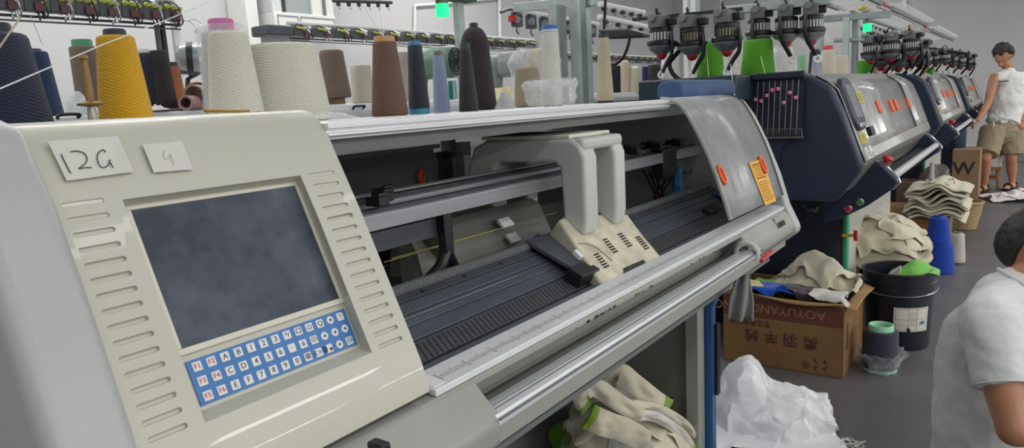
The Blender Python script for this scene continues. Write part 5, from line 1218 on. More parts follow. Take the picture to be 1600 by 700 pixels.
def boxtext(s, size, y, z, m, bold=0, nm='box_lettering'):
    text_mb(s, size, (BX0-.0016,y,z), UXm, UYm, .0003, bold=bold).build(nm, m, bx, flatshade=True)
boxtext('AOYUYANGRONG', .062, .975, BZ-.052, mat('print_faded', (150,106,74), .8))
boxtext('专注高端羊绒', .034, 1.06, BZ-.128, brownp)
for ch, y in (('奥',.775),('羽',.868),('羊',.958),('绒',1.05)): boxtext(ch, .070, y, .155, brownp, bold=.0012)
boxtext('®', .045, .795, .045, brownp)
lg = MB()
for k, (y, sg) in enumerate(((.742,1),(.742,-1),(.70,1),(.70,-1))):
    zc = .052+.016*sg; lg.tube(spline([Vector((BX0-.0014,y+.018-.012*abs(sg),zc+.018*sg)), Vector((BX0-.0014,y+.012,zc)), Vector((BX0-.0014,y-.004,zc-.012*sg))], 5), [.002]*4+[.005]*4+[.002]*3, 6, flat=(1,1))
for v in lg.v: v.x = BX0-.0012+(v.x-BX0+.0012)*.1
lg.build('box_emblem', mat('emblem_grey', (62,64,60), .8), bx)
mb = MB(); mb.box(BX0+.06,BX0+.10,BY0-.001,BY0+.001,.12,.25); mb.build('side_print', mat('print_brown', (84,44,36), .75), bx)
creamc = cloth_mat('knit_cream', (206,200,176)); creamc2 = cloth_mat('knit_cream_deep', (192,184,160)); bluec = cloth_mat('knit_blue', (22,76,176)); plumc = cloth_mat('knit_plum', (52,36,46)); yelc = cloth_mat('knit_yellow', (220,212,130)); whitec = cloth_mat('knit_white', (208,204,196)); greenc = cloth_mat('knit_lime', (128,196,90)); purp = cloth_mat('knit_purple', (72,52,116)); greyc = cloth_mat('knit_grey', (176,172,160))  # two cream tones, the second slightly darker
FB = Field(3.1,4.2,.3,1.5,150)
inb = (FB.X > BX0) & (FB.X < BX1) & (FB.Y > BY0) & (FB.Y < BY1)
FB.Z[inb] = BZ-.02
edge_ = inb & ((FB.X < BX0+.015) | (FB.Y < BY0+.015)); FB.Z[edge_] = BZ+.02
FB.Z = np.maximum(FB.Z, np.where(inb, BZ+.17-1.5*np.hypot((FB.X-3.73)*1.1, (FB.Y-.84)*.85)**1.3*1.5, 0))
def clothpiece(fld, label, m, cx, cy, w, h, rot, sh, seed, n=34, drop=.03, steps=150, group=None, waves=3.0, trim=None, name='garment_piece', thick=.004, crump=.016, cs=9):
    P = drape(fld, cx, cy, w, h, n, rot, sh, drop, seed, steps, waves=waves)
    for i in range(P.shape[0]):
        for j in range(P.shape[1]):
            v = Vector(P[i,j])+Vector((seed*3.1,0,0)); P[i,j] += np.array((noise.noise(v*cs)*.8, noise.noise(v*cs+Vector((7,0,0)))*.8, max(-.1, 1.5*(.35-abs(noise.noise(v*cs+Vector((0,9,0)))))+.5*(.3-abs(noise.noise(v*cs*2.1))))))*crump
    if trim is None: return tag(cloth_obj(name, P, m, thick=thick), label, 'cloth', group)
    lo = P.reshape(-1,3).min(0); R_ = thing(name, label, 'cloth', (float(P[...,0].mean()), float(P[...,1].mean()), float(lo[2])), group)
    ny = P.shape[1]; cloth_obj('fabric', P, m, R_, thick=thick, rows=(0, ny-4)); cloth_obj('green_edge', P, trim, R_, thick=thick+.001, rows=(ny-4, ny-1)); return R_
FB.Z = np.where(inb & (FB.X < BX0+.15), np.maximum(FB.Z, BZ+.035), FB.Z)
GB = 'cloth pieces heaped in the cardboard box'
clothpiece(FB, 'royal blue knit piece at the front of the box heap', bluec, 3.455, 1.0, .34, .26, 1.45, .66, 11, group=GB)
clothpiece(FB, 'pale yellow knit scrap at the left front of the box', yelc, 3.435, 1.13, .16, .2, .5, .7, 12, 22, group=GB)
clothpiece(FB, 'dark plum knit piece right of the blue one', plumc, 3.455, .83, .20, .18, -.3, .7, 13, 28, group=GB)
clothpiece(FB, 'purple knit scrap at the back left of the box heap', purp, 3.66, 1.08, .18, .18, .3, .6, 14, 20, group=GB)
clothpiece(FB, 'lime green knit scrap at the back left of the box heap', greenc, 3.72, 1.06, .14, .12, .8, .6, 15, 18, drop=.05, group=GB)
clothpiece(FB, 'large cream knit piece on top of the box heap', creamc, 3.75, .86, .48, .42, .5, .6, 16, 40, group=GB)
clothpiece(FB, 'cream knit piece sagging over the right corner of the box', creamc2, 3.64, .72, .36, .26, -.5, .62, 17, 36, group=GB)
clothpiece(FB, 'off-white knit scrap hanging over the front right box corner', whitec, 3.39, .70, .16, .15, .2, .75, 18, 22, group=GB)
clothpiece(FB, 'rolled cream knit piece at the very top of the box heap', creamc, 3.74, .84, .44, .30, 1.0, .52, 19, 36, drop=.05, group=GB, waves=4)
# heap under the near machine
FA = Field(1.1,2.7,.55,1.4,150)
FA.Z = np.maximum(0, .40-3.2*((FA.X-1.90)**2*.7+(FA.Y-1.03)**2*1.5)**.9)
GA = 'cream knit pieces heaped under the near machine'; lime = cloth_mat('edge_lime', (120,160,40))
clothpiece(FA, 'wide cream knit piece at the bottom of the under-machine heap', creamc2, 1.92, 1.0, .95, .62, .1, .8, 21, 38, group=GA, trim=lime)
clothpiece(FA, 'cream knit piece with lime edge lying across the heap front', creamc, 1.95, .90, .5, .32, -.3, .7, 22, 34, group=GA, trim=lime)
clothpiece(FA, 'long cream knit strip trailing to the right of the heap', creamc, 2.08, .92, .22, .62, 1.2, .8, 23, 22, group=GA, trim=lime)
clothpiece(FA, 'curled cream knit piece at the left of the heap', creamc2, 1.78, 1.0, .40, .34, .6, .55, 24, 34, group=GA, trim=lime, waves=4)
clothpiece(FA, 'cream knit piece with lime edge on top of the heap', creamc, 1.90, 1.04, .42, .34, -.8, .6, 25, 36, drop=.05, group=GA, trim=lime, waves=4)
clothpiece(FA, 'topmost crumpled cream knit piece of the under-machine heap', whitec, 1.95, 1.05, .34, .30, .4, .55, 26, 32, drop=.06, group=GA, trim=lime, waves=4)
def strip(label, pts, yy, wpx, m, tip, seed):
    C_ = spline([at(p[0], p[1], y=yy+(p[2] if len(p) > 2 else 0)) for p in pts], 8); n_ = len(C_); wv_ = wpx*mpp(C_[0])
    R_ = thing('garment_piece', label, 'cloth', C_[0], GA)
    def fn(u, v):
        f_ = v*(n_-1); i = min(n_-2, int(f_)); c = C_[i].lerp(C_[i+1], f_-i); t = (C_[i+1]-C_[i]).normalized(); s_ = t.cross(Vector((.5,.86,0))).normalized()
        o = (u-.5)*wv_; return c+s_*o+Vector((-.6,-.75,.2))*(.010*math.sin(u*PI)+.007*noise.noise(Vector((u*3+seed,v*7,seed)))+.005*math.sin(v*15+u*4))
    P = np.array([[fn(i/14, j/40) for j in range(41)] for i in range(15)])
    cloth_obj('fabric', P, m, R_, thick=.006, rows=(0,36)); cloth_obj('green_edge', P, tip, R_, thick=.008, rows=(36,40))
    return R_
strip('cream knit strip folded down to a lime end at upper right of the heap', [(945,598,.05),(966,584,.0),(990,600,-.02),(1018,622,-.03),(1044,638,-.02)], .90, 34, creamc, lime, 1)
strip('cream knit strip curling in a loop at the left of the heap', [(1000,650,.0),(965,628,-.03),(930,606,-.02),(908,618,.0),(916,638,.02)], .84, 26, creamc, lime, 2)
strip('narrow cream strip trailing right with a lime tip', [(985,632,.0),(1030,640,.0),(1066,660,.03),(1094,690,.06)], .86, 16, creamc, lime, 3)
strip('second narrow cream strip trailing right below the other', [(980,648,.0),(1026,652,.0),(1062,676,.03),(1088,706,.06)], .85, 18, whitec, lime, 4)
strip('flat cream strip with lime end across the heap front', [(1010,690,.0),(975,672,-.02),(945,662,-.02),(918,650,.0)], .80, 36, creamc2, lime, 5)
Pp = drape(FA, 1.72, .86, .34, .26, 30, .3, .66, .02, 27, 130, waves=4); tag(cloth_obj('plastic_bag', Pp, film_mat('bag_film', (206,208,206), .48, .15, dust=.25, ds=14, bump=.6, bs=30), thick=.001), 'clear plastic bag slumped on the left of the under-machine heap', 'plastic bag')
# white bag on the floor
FW = Field(2.3,3.35,.35,1.35,140)
FW.Z = np.maximum(0, .235-9.0*((FW.X-2.80)**2*.6+(FW.Y-.90)**2)**.95)
FW.Z = np.maximum(FW.Z, np.maximum(0, .11-1.6*((FW.X-2.84)**2*1.0+(FW.Y-.78)**2*1.2)))
Pw = drape(FW, 2.79, .82, .70, .62, 54, .35, .80, .03, 31, 150, waves=6)
m_bag = film_mat('white_bag', (238,239,241), .05, .28, bump=.35, bs=16, trl=.06)
tag(cloth_obj('plastic_bag', Pw, m_bag, thick=.001, crump=.026, cs=10, crisp=True), 'slumped white plastic sack on the floor before the box', 'plastic bag')
tl = MB(); c0 = at(1330,692,z=.004); pts = [c0+Vector((.05*math.sin(k*1.7)*(.4+.6*random.random())+.0, .05*math.cos(k*1.3)*(.4+.6*random.random()), .002*random.random()))for k in range(26)]
tl.tube(spline(pts,5), .0011, 5); tag(tl.build('thread_tangle', mat('thread_white', (222,222,214), .8)), 'white thread tangle on the floor near the seated person', 'thread')
# grey rag tied to the near machine's start bar
P = at(1168,398,y=.58); R_ = thing('rag', 'grey knitted rag tied to the end of the start bar', 'rag', P); ragm = cloth_mat('rag_grey', (126,126,125), 200, .9, .4)
mb = MB()
for k in range(4): mb.torus(P+Vector((.006*k-.01,.002*k,.004)), (1,.15,.1*k-.1), .027+.001*k, .006, 24, 6)
mb.build('knot', cloth_mat('rag_pale', (190,186,180), 260, .6, .3), R_, angle=180)
Q0 = at(1162,416,y=.60); Q1 = at(1156,500,y=.60); wv = .031
mb = MB()
def ragfn(u, v):
    c = Q0.lerp(Q1, v); hw = wv*(.45+.6*min(1, v*1.6)); x = (u-.5)*2
    s_ = Vector((.586,-.81,0))
    return c+s_*(x*hw)+Vector((-.8,-.58,0))*(.010*math.sin(x*5+v*2)*(.4+v))+Vector((0,0,.004*math.sin(x*4)))
mb.grid(ragfn, 26, 20); mb.build('cloth', ragm, R_, solid=.005, angle=180)
MB().tube([P+Vector((0,.01,0)), Q0+Vector((0,0,.02)), Q0-Vector((0,0,.02))], [.018,.016,.015], 10, flat=(1,.6)).build('gathered_neck', ragm, R_, angle=180)
# bucket
BC = Vector((4.02,.50,0)); R_ = thing('bucket', 'large black plastic bucket with white paper label', 'bucket', BC); bk = mat('bucket_black', (24,26,36), .38, var=.1)
MB().lathe([(.146,0),(.150,.01),(.160,.28),(.166,.285),(.166,.295),(.161,.298),(.163,.335),(.170,.338),(.170,.346),(.164,.349),(.166,.385),(.174,.388),(.174,.398),(.166,.40),(.160,.395),(.150,.02),(0,.018)], 56, BC).build('bucket_body', bk, R_, angle=40)
MB().lathe([(.1585,.30),(.157,.30),(.157,.302)], 40, BC).build('fill', mat('fill_dark', (20,20,24), .8), R_)
dv = Vector((EYE[0]-BC.x, EYE[1]-BC.y, 0)).normalized(); a0 = math.atan2(dv.y, dv.x)
lb_ = MB(); 
def lab(u, v, o=.0015):
    a = a0+.62-(1.10)*(1-u)+.38; z = .105+.125*v; r = .1505+.0098*(z/.27)+o; return BC+Vector((math.cos(a)*r, math.sin(a)*r, z))
lb_.grid(lambda u, v: lab(u,v), 16, 3); lab_o = lb_.build('paper_label', mat('label_paper', (206,202,190), .6, var=.06, vs=30), R_)
lk = MB()
def lrect(u0,u1,v0,v1,mb): mb.add([lab(u0,v0,.0024),lab(u1,v0,.0024),lab(u1,v1,.0024),lab(u0,v1,.0024)], [(0,1,2,3)])
for v in (.05,.25,.5,.95):
    for q in range(6): lrect(.04+q*.15,.04+(q+1)*.15,v,v+.012,lk)
for u in (.05,.38,.62,.94): lrect(u,u+.008,.05,.96,lk)
for k in range(7):
    for q in range(3): lrect(.42+.07*q,.42+.07*q+.05,.3+.08*k,.3+.08*k+.018,lk)
lk.build('label_print', mat('print_grey', (120,118,112), .7), lab_o, flatshade=True)
lk = MB(); ov = [lab(.80+.09*math.cos(q), .36+.07*math.sin(q), .0028) for q in [2*PI*i/20 for i in range(20)]]; lk.add(ov, [list(range(20))]); lk.build('label_oval', mat('oval_blue', (50,110,160), .6), lab_o, flatshade=True)
lk = MB(); lk.add([lab(.36,.0,.003),lab(.46,.0,.003),lab(.44,.12,.003),lab(.38,.2,.003),lab(.34,.1,.003)], [(0,1,2,3,4)]); lk.build('label_tear', bk, lab_o, flatshade=True)
hb = MB(); hb.tube([BC+Vector((math.cos(a0+q)*.178, math.sin(a0+q)*.178, .30-.30*math.cos((q)/1.57*1.57)*1.0 if False else .31-.02*math.cos(q))) for q in np.linspace(-1.5,1.5,20)], .0022, 6); hb.build('wire_handle', steel, R_)
FK = Field(3.75,4.3,.25,.78,110); rr = np.hypot(FK.X-BC.x, FK.Y-BC.y); FK.Z = np.where(rr < .155, .302, np.where(rr < .178, .40, .0)); FK.Z = np.maximum(FK.Z, np.where(rr < .165, .45-.8*np.hypot(FK.X-4.02, FK.Y-.42), 0))
clothpiece(FK, 'lime green cloth poking out of the black bucket', greenc, 4.01, .43, .26, .22, .5, .5, 41, 28, waves=4)
clothpiece(FK, 'small white cloth scrap in the bucket beside the lime cloth', whitec, 3.99, .53, .12, .10, .2, .6, 42, 18)
# navy spool in torn plastic
P = at(1372,585,z=0)+Vector((.07,.005,0)); sp = cone('big navy thread spool with mint green rim on the floor', 1372, 578, 512, 52, 50, .51, 0, (42,46,66), ((150,206,168),8), ((160,200,176),5), shine=.4, tubew=.72)
for o in [sp]: o.location = Vector((P.x,P.y,0))
o = bagmesh(Vector((P.x,P.y,0)), [(.07,.001),(.083,.004),(.086,.04),(.098,.075),(.112,.095),(.115,.10)], 14, .03, 60).build('plastic_bag', film, angle=180); tag(o, 'torn clear plastic bag around the foot of the navy spool', 'plastic bag')
# blue cones, white cone
P = at(1464,428,z=0)+Vector((.08,0,0))
b1 = cone('lower of two stacked royal blue yarn cones', 1464, 428, 386, 42, 34, .5, 0, (24,66,176), None); b1.location = (P.x,P.y,0)
s1 = .19
b2 = cone('upper royal blue yarn cone stacked on the lower one', 1462, 388, 348, 34, 24, .5, 0, (26,70,182), ((30,60,150),3)); b2.location = (P.x-.005,P.y+.01,(428-386)*mpp(at(1464,428,y=.5))+.0005)
P = at(1493,414,z=0)+Vector((.05,0,0)); c1 = cone('silvery white thread cone alone on the aisle floor', 1493, 414, 365, 25, 19, .37, 0, (206,202,190), ((120,116,108),3), ((90,84,74),3), shine=.6); c1.location = (P.x,P.y,0)
# cream heap behind the bucket
FC = Field(3.9,5.2,.15,.735,130)
hid = thing('cardboard_box', 'carton behind the bucket under the cream knit heap', 'box', (4.55,.61,0)); MB().box(4.34,4.80,.52,.725,0,.36).build('box_body', card, hid, bevel=.004)
FC.Z = np.where((FC.X > 4.28) & (FC.X < 4.82) & (FC.Y > .48), .37+np.maximum(0,.20-1.8*((FC.X-4.5)**2+(FC.Y-.66)**2*1.5)), np.where((FC.X > 4.23) & (FC.Y > .46), .20, .03))
GC = 'cream knit pieces heaped behind the bucket'
def clampy(o):
    return o
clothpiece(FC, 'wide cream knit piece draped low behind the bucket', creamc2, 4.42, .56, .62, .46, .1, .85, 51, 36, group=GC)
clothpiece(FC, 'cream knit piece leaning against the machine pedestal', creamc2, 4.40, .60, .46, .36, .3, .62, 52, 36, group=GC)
clothpiece(FC, 'bright cream knit piece on the aisle side behind bucket', creamc, 4.50, .52, .42, .34, -.4, .65, 53, 36, group=GC)
clothpiece(FC, 'folded cream knit piece topping the heap behind the bucket', creamc, 4.46, .56, .40, .34, .8, .55, 54, 34, drop=.05, group=GC, waves=4)
# folded stack on a carton farther along
ct = thing('cardboard_box', 'plain brown carton under the folded knit stack', 'box', (6.55,.62,0)); P0 = at(1412,330,x=6.3); P1 = at(1516,330,x=6.3)
MB().box(6.3,6.85,.47,.98,0,.315).build('box_body', card, ct, bevel=.004); MB().box(6.29,6.86,.46,.99,.28,.318).build('lid', mat('carton_lid', (132,100,66), .8), ct, bevel=.003)
GD = 'cream knit panels in the folded stack'
for k in range(9):
    y0, y1 = P1.y, P0.y; z0 = .32+k*.026; sd = k*1.37
    ya, yb = y0+.02+.02*math.sin(sd), y1-.02-.02*math.cos(sd)
    def fn(u, v, z0=z0, ya=ya, yb=yb, k=k):
        hmp = .028*math.sin(u*PI*3.2+k*.3)*min(1, v*0+1)*math.sin(u*PI)+.02*math.sin(u*PI)*k/8
        sag = -.035*max(0, abs(u-.5)*2-.72)/.28*(1 if u > .5 else .5)
        return Vector((6.22+.45*v+.02*math.sin(u*4+k*2.1), yb+(ya-yb)*u, z0+hmp+sag-.012*(1-v)*(1+math.sin(u*9+k))))
    mb = MB(); mb.grid(fn, 40, 10); o = mb.build('knit_panel', creamc if k % 2 == 0 else creamc2, angle=180, solid=.020, sub=0)
    q = o.modifiers.new('soft', 'SUBSURF'); q.levels = q.render_levels = 1
    tag(o, ['bottom','second lowest','third lowest','fourth lowest','fifth, middle','fourth from top','third from top','second from top','topmost'][k]+' folded cream knit panel of the stack on the carton', 'cloth', GD)
FD = Field(6.1,6.9,.3,.9,90); FD.Z[:] = 0; FD.Z = np.where((FD.Y > .46) & (FD.X > 6.2), .56, .0)
clothpiece(FD, 'crumpled cream knit end spilling off the right of the stack', creamc2, 6.40, .50, .34, .26, .3, .55, 61, 30, waves=5)
# woven basket
P = at(1502,361,z=0)+Vector((.14,0,0)); R_ = thing('basket', 'woven straw basket right of the folded knit stack', 'basket', P)
ws = mat('straw', (176,150,108), .8, var=.4, vs=60, bump=.8, bs=120)
mb = MB()
for k in range(13): mb.torus(P+Vector((0,0,.012+.018*k)), (0,0,1), .10+.0035*k, .010, 32, 6)
mb.build('weave', ws, R_); MB().lathe([(0,.004),(.10,.006),(.14,.22),(.135,.22),(.096,.02)], 32, P).build('lining', ws, R_); MB().torus(P+Vector((0,0,.245)), (0,0,1), .148, .012, 32, 8).build('rim', ws, R_)
# carton marked W, stool, tin and cone on it
P = at(1508,313,z=0)
R_ = thing('cardboard_box', 'tall carton marked W beside the standing person', 'box', (P.x+.2,P.y,0)); x0 = P.x; ya, yb = at(1529,290,x=x0).y, at(1486,290,x=x0).y; zt = at(1508,234,x=x0).z
MB().box(x0,x0+.42,ya,yb,0,zt).build('box_body', mat('carton_tan', (142,116,84), .8, var=.12, vs=5), R_, bevel=.004)
text_mb('W', .20, (x0-.0015,(ya+yb)/2+.02,at(1503,264,x=x0).z), (0,-1,0), (0,0,1), .0004, bold=.004).build('box_lettering', ink, R_, flatshade=True)
sx, sy = at(1552,300,z=0).x+.35, .37
R_ = thing('stool', 'small wooden stool behind the standing person', 'stool', (sx,sy,0)); wdm = mat('stool_wood', (150,100,58), .55, var=.25, vs=9)
MB().box(sx-.14,sx+.14,sy-.14,sy+.14,.235,.262).build('seat', wdm, R_, bevel=.006)
for i in (-1,1):
    for j in (-1,1): MB().cyl((sx+i*.115,sy+j*.115,0),(sx+i*.10,sy+j*.10,.236),.017,.019,10).build('leg', wdm, R_)
mb = MB()
for j in (-1,1): mb.box(sx-.11,sx+.11,sy+j*.11-.008,sy+j*.11+.008,.09,.115); mb.box(sx+j*.11-.008,sx+j*.11+.008,sy-.11,sy+.11,.12,.145)
mb.build('stretcher', wdm, R_)
R_ = thing('tub', 'white round tub on the small wooden stool', 'tub', (sx,sy-.055,.262)); MB().lathe([(.070,0),(.080,.01),(.084,.14),(.088,.142),(.088,.152),(.076,.152),(.070,.01)], 28, (sx,sy-.055,.262)).build('tub_body', mat('tub_white', (212,212,206), .45), R_); MB().lathe([(.080,.148),(.0,.147)], 28, (sx,sy-.055,.262)).build('tub_content', creamc, R_)
c2 = cone('small straw yellow cone beside the tub on the stool', 1540, 268, 248, 11, 8, .45, 0, (206,184,130), None); c2.location = (sx,sy+.085,.262)
# long white cone and dark bag stuff seen beneath the near machine arms
c3 = cone('tall white cone standing behind the folded knit stack', 1455, 284, 254, 8, 6, .95, 0, (216,214,208), None, x=7.0); c3.location.z = .318 if False else c3.location.z
P = c3.location.copy(); tag(MB().box(P.x-.12,P.x+.22,P.y-.06,P.y+.25,0,P.z).build('cardboard_box', mat('carton_dark', (92,72,58), .8)), 'dark brown carton behind the folded knit stack', 'box')
tag(bagmesh(Vector((7.12,.63,0)), [(.10,.002),(.15,.06),(.16,.25),(.13,.44),(.09,.56),(.04,.62)], 22, .05, 40).build('plastic_bag', film_mat('bag_grey', (120,112,100), .35, .2, dust=.3, ds=10, bump=.8, bs=18), angle=180), 'grey wrinkled plastic sack between stack and W carton', 'plastic bag')
tag(MB().lathe([(.09,0),(.10,.02),(.10,.30),(.09,.31)], 28, (at(1493,232,x=9.6).x,at(1493,232,x=9.6).y,at(1508,234,x=x0).z)).build('blue_barrel', mat('barrel_navy', (40,50,74), .4)), 'dark navy drum on top of the W carton', 'drum')
FF = Field(8.7,10.2,-.4,.7,90)
FF.Z = np.maximum(0, .06-.35*((FF.X-9.5)**2+(FF.Y-.05)**2))
clothpiece(FF, 'white cloth lying on the floor by the standing person', cloth_mat('cloth_floor_white', (216,208,204)), 9.42, .12, .55, .5, .3, .5, 71, 32, waves=4)
clothpiece(FF, 'pinkish white cloth on the floor at the right edge', cloth_mat('cloth_floor_pink', (212,196,190)), 9.75, -.06, .5, .4, .9, .6, 72, 30, waves=4)
# ------------------------------------------------------------------ people
skin = mat('skin', (176,122,92), .5, var=.08, vs=20, bump=.03, bs=200); hair_m = mat('hair_black', (26,24,26), .55, bump=.6, bs=160, aniso=None)
def limb(mb, pts, rad, n=6, seg=16, flat=None):
    P = spline(pts, n); R_ = []
    for i in range(len(rad)-1): R_ += [rad[i]+(rad[i+1]-rad[i])*(3*(k/n)**2-2*(k/n)**3) for k in range(n)]
    R_.append(rad[-1]); mb.tube(P, R_, seg, flat); 
    mb.ball(P[0], R_[0]*.98, 14, 8); mb.ball(P[-1], R_[-1]*.98, 14, 8)
def fuse(mb, name, m, parent, voxel, smooth=6, wr=0, seed=0, ws=14):
    o = mb.build(name, m, parent, angle=180)
    q = o.modifiers.new('fuse', 'REMESH'); q.mode = 'VOXEL'; q.voxel_size = voxel; q.use_smooth_shade = True
    q = o.modifiers.new('soft', 'SMOOTH'); q.factor = .5; q.iterations = smooth
    if wr:
        t = bpy.data.textures.new(name+'_folds', 'CLOUDS'); t.noise_scale = ws; t.noise_depth = 2
        q = o.modifiers.new('folds', 'DISPLACE'); q.texture = t; q.strength = wr; q.mid_level = .5; q.texture_coords = 'LOCAL'
    return o
def head_mb(mb, c, fwd, up, s, ears=True):
    """skull, jaw, nose, brows, lips, ears; s = head height in metres"""
    f = Vector(fwd).normalized(); u = Vector(up).normalized(); r = f.cross(u).normalized(); u = r.cross(f); c = Vector(c)
    k = len(mb.v); mb.ball((0,0,0), 1, 28, 20)
    for i in range(k, len(mb.v)):
        x, y, z = mb.v[i]
        # x forward, y right, z up on a unit ball
        w = .36 if z > -.1 else .36*(1+.38*(z+.1)); dd = .42 if z > -.1 else .42*(1+.22*(z+.1))
        fx = x*dd + (.04 if z < -.2 and x > 0 else 0)
        if x > .3 and -.15 < z < .25: fx -= .015
        mb.v[i] = c+f*(fx*s)+r*(y*w*s)+u*(z*.5*s)
    mb.tube([c+f*s*.375+u*s*.06, c+f*s*.425-u*s*.04, c+f*s*.465-u*s*.115, c+f*s*.40-u*s*.135], [s*.022,s*.030,s*.042,s*.03], 10)
    mb.ball(c+f*s*.42-u*s*.13+r*s*.035, s*.022, 8, 6); mb.ball(c+f*s*.42-u*s*.13-r*s*.035, s*.022, 8, 6)
    for sg in (-1,1):
        mb.tube([c+f*s*.36+u*s*.075+r*sg*s*.05, c+f*s*.345+u*s*.085+r*sg*s*.13, c+f*s*.27+u*s*.07+r*sg*s*.20], s*.022, 8)
        if ears:
            e = c-f*s*.03+r*sg*s*.355-u*s*.03
            mb.ball(e+r*sg*s*.015, s*.115, 14, 10, (.55,.95,1.25) if abs(f.y) > .7 else (.8,.6,1.2)); mb.tube([e+u*s*.08+f*s*.03, e+u*s*.10-f*s*.04+r*sg*s*.02, e-f*s*.07+r*sg*s*.03, e-u*s*.06-f*s*.045+r*sg*s*.02, e-u*s*.11+f*s*.01], s*.020, 8)
    mb.tube([c+f*s*.40-u*s*.215-r*s*.07, c+f*s*.43-u*s*.21, c+f*s*.40-u*s*.215+r*s*.07], [s*.016,s*.028,s*.016], 8)
    mb.tube([c+f*s*.39-u*s*.255-r*s*.06, c+f*s*.42-u*s*.255, c+f*s*.39-u*s*.255+r*s*.06], [s*.014,s*.028,s*.014], 8)
    mb.ball(c+f*s*.34-u*s*.39, s*.10, 12, 8, (1,1.1,.8))
def hand(mb, w, d, n, L_, side=1, curl=.5, thick=1.0):
    """palm plus five bent fingers: w wrist, d pointing direction, n back-of-hand normal, L_ hand length"""
    d = Vector(d).normalized(); n = (Vector(n)-d*d.dot(Vector(n))).normalized(); s_ = d.cross(n)*side; w = Vector(w)
    limb(mb, [w, w+d*L_*.2, w+d*L_*.45], [L_*.15,L_*.2,L_*.20], 4, 12, (.5,1.05))
    for k, (o_, ln, st) in enumerate(((-.165,.40,.46),(-.055,.46,.49),(.055,.43,.48),(.16,.34,.44))):
        b0 = w+d*L_*st+s_*L_*o_; a1 = curl*.6; a2 = curl*1.5
        p1 = b0+(d*math.cos(a1)-n*math.sin(a1))*L_*ln*.45; p2 = p1+(d*math.cos(a2)-n*math.sin(a2))*L_*ln*.32; p3 = p2+(d*math.cos(a2*1.3)-n*math.sin(a2*1.3))*L_*ln*.23
        mb.tube([b0-d*L_*.1, b0, p1, p2, p3], [L_*.05*thick,L_*.054*thick,L_*.050*thick,L_*.045*thick,L_*.036*thick], 8); mb.ball(p3, L_*.036*thick, 8, 6)
    b0 = w+d*L_*.16-s_*L_*.15; p1 = b0+(d*.6-s_*.75-n*.25).normalized()*L_*.24; p2 = p1+(d*.9-s_*.3-n*.3).normalized()*L_*.2
    mb.tube([b0, p1, p2], [L_*.075,L_*.058,L_*.042], 8); mb.ball(p2, L_*.042, 8, 6)
# ---- seated person at the right edge, seen from behind and the side
fw = Vector((.05,-.9987,0)); rt = Vector((-.9987,-.05,0))           # faces right in the photo; rt points to the camera
def q(px, py, d): return at(px, py, d=d)
pelv = q(1560,800,2.30); seatz = pelv.z
PS = thing('person', 'person in light grey t-shirt sitting at the right edge, back turned', 'person', (pelv.x,pelv.y,0))
T0, T1, T2, T3 = q(1545,770,2.30), q(1545,660,2.28), q(1550,545,2.26), q(1580,454,2.26)
nk, hd_ = q(1606,424,2.24), q(1619,384,2.24)
shR, shL = q(1545,498,2.10), q(1650,478,2.44); elR, elL = q(1584,672,1.98), q(1760,640,2.40); wrR, wrL = q(1712,668,1.98), q(1800,640,2.2)
kneeR, kneeL = q(1790,770,2.0), q(1830,760,2.4)
body = MB()
limb(body, [T0,T1,T2,T3], [.12,.125,.125,.055], 6, 20, (1,1)); limb(body, [T3,nk,hd_-Vector((0,0,.04))], [.056,.056,.060], 5, 16)
limb(body, [shR, shR.lerp(elR,.5)+Vector((-.01,0,0)), elR], [.062,.055,.045], 6); limb(body, [elR, elR.lerp(wrR,.35), wrR], [.047,.046,.030], 6); limb(body, [shL,elL,wrL], [.062,.046,.03], 6)
hand(body, wrR, wrR-elR, (0,-.2,1), .18, 1, .6); hand(body, wrL, wrL-elL, (0,-.2,1), .18, -1, .6)
for kn, of in ((kneeR,-1),(kneeL,1)):
    hp = T0+rt*(-of)*.09; limb(body, [hp, hp.lerp(kn,.5), kn], [.088,.078,.058], 6); ft = Vector((kn.x,kn.y,.07))+fw*-.02; limb(body, [kn, kn.lerp(ft,.4)-fw*.02, ft], [.058,.055,.036], 6); limb(body, [ft-fw*.04-Vector((0,0,.03)), ft+fw*.16-Vector((0,0,.038))], [.036,.028], 4)
hfw = (fw+Vector((0,0,-.35))).normalized(); head_mb(body, hd_, hfw, (fw*.33+Vector((0,0,1))), .232)
fuse(body, 'body', skin, PS, .0075, 5)
# hair cap
hm = MB(); k = 0; hm.ball((0,0,0), 1, 30, 22); f_ = hfw; u_ = (fw*.33+Vector((0,0,1))); r_ = f_.cross(u_).normalized(); u_ = r_.cross(f_)
for i, v in enumerate(hm.v):
    x, y, z = v; s = .232
    lim = -.80 if x < -.32 else (.18 if abs(y) > .45 and x < .3 else (.0 if x < .25 else .25))
    z2 = max(z, lim); sh = .97 if z < lim else 1.01+.10*min(1,(z-lim)/.45)+.04*noise.noise(Vector((x*7,y*7,z*7)))
    hm.v[i] = hd_+f_*(x*.42*s*sh-.004)+r_*(y*.375*s*sh)+u_*(z2*.5*s*sh+.004)
fuse(hm, 'hair', hair_m, PS, .006, 3, .006, 1, .02)
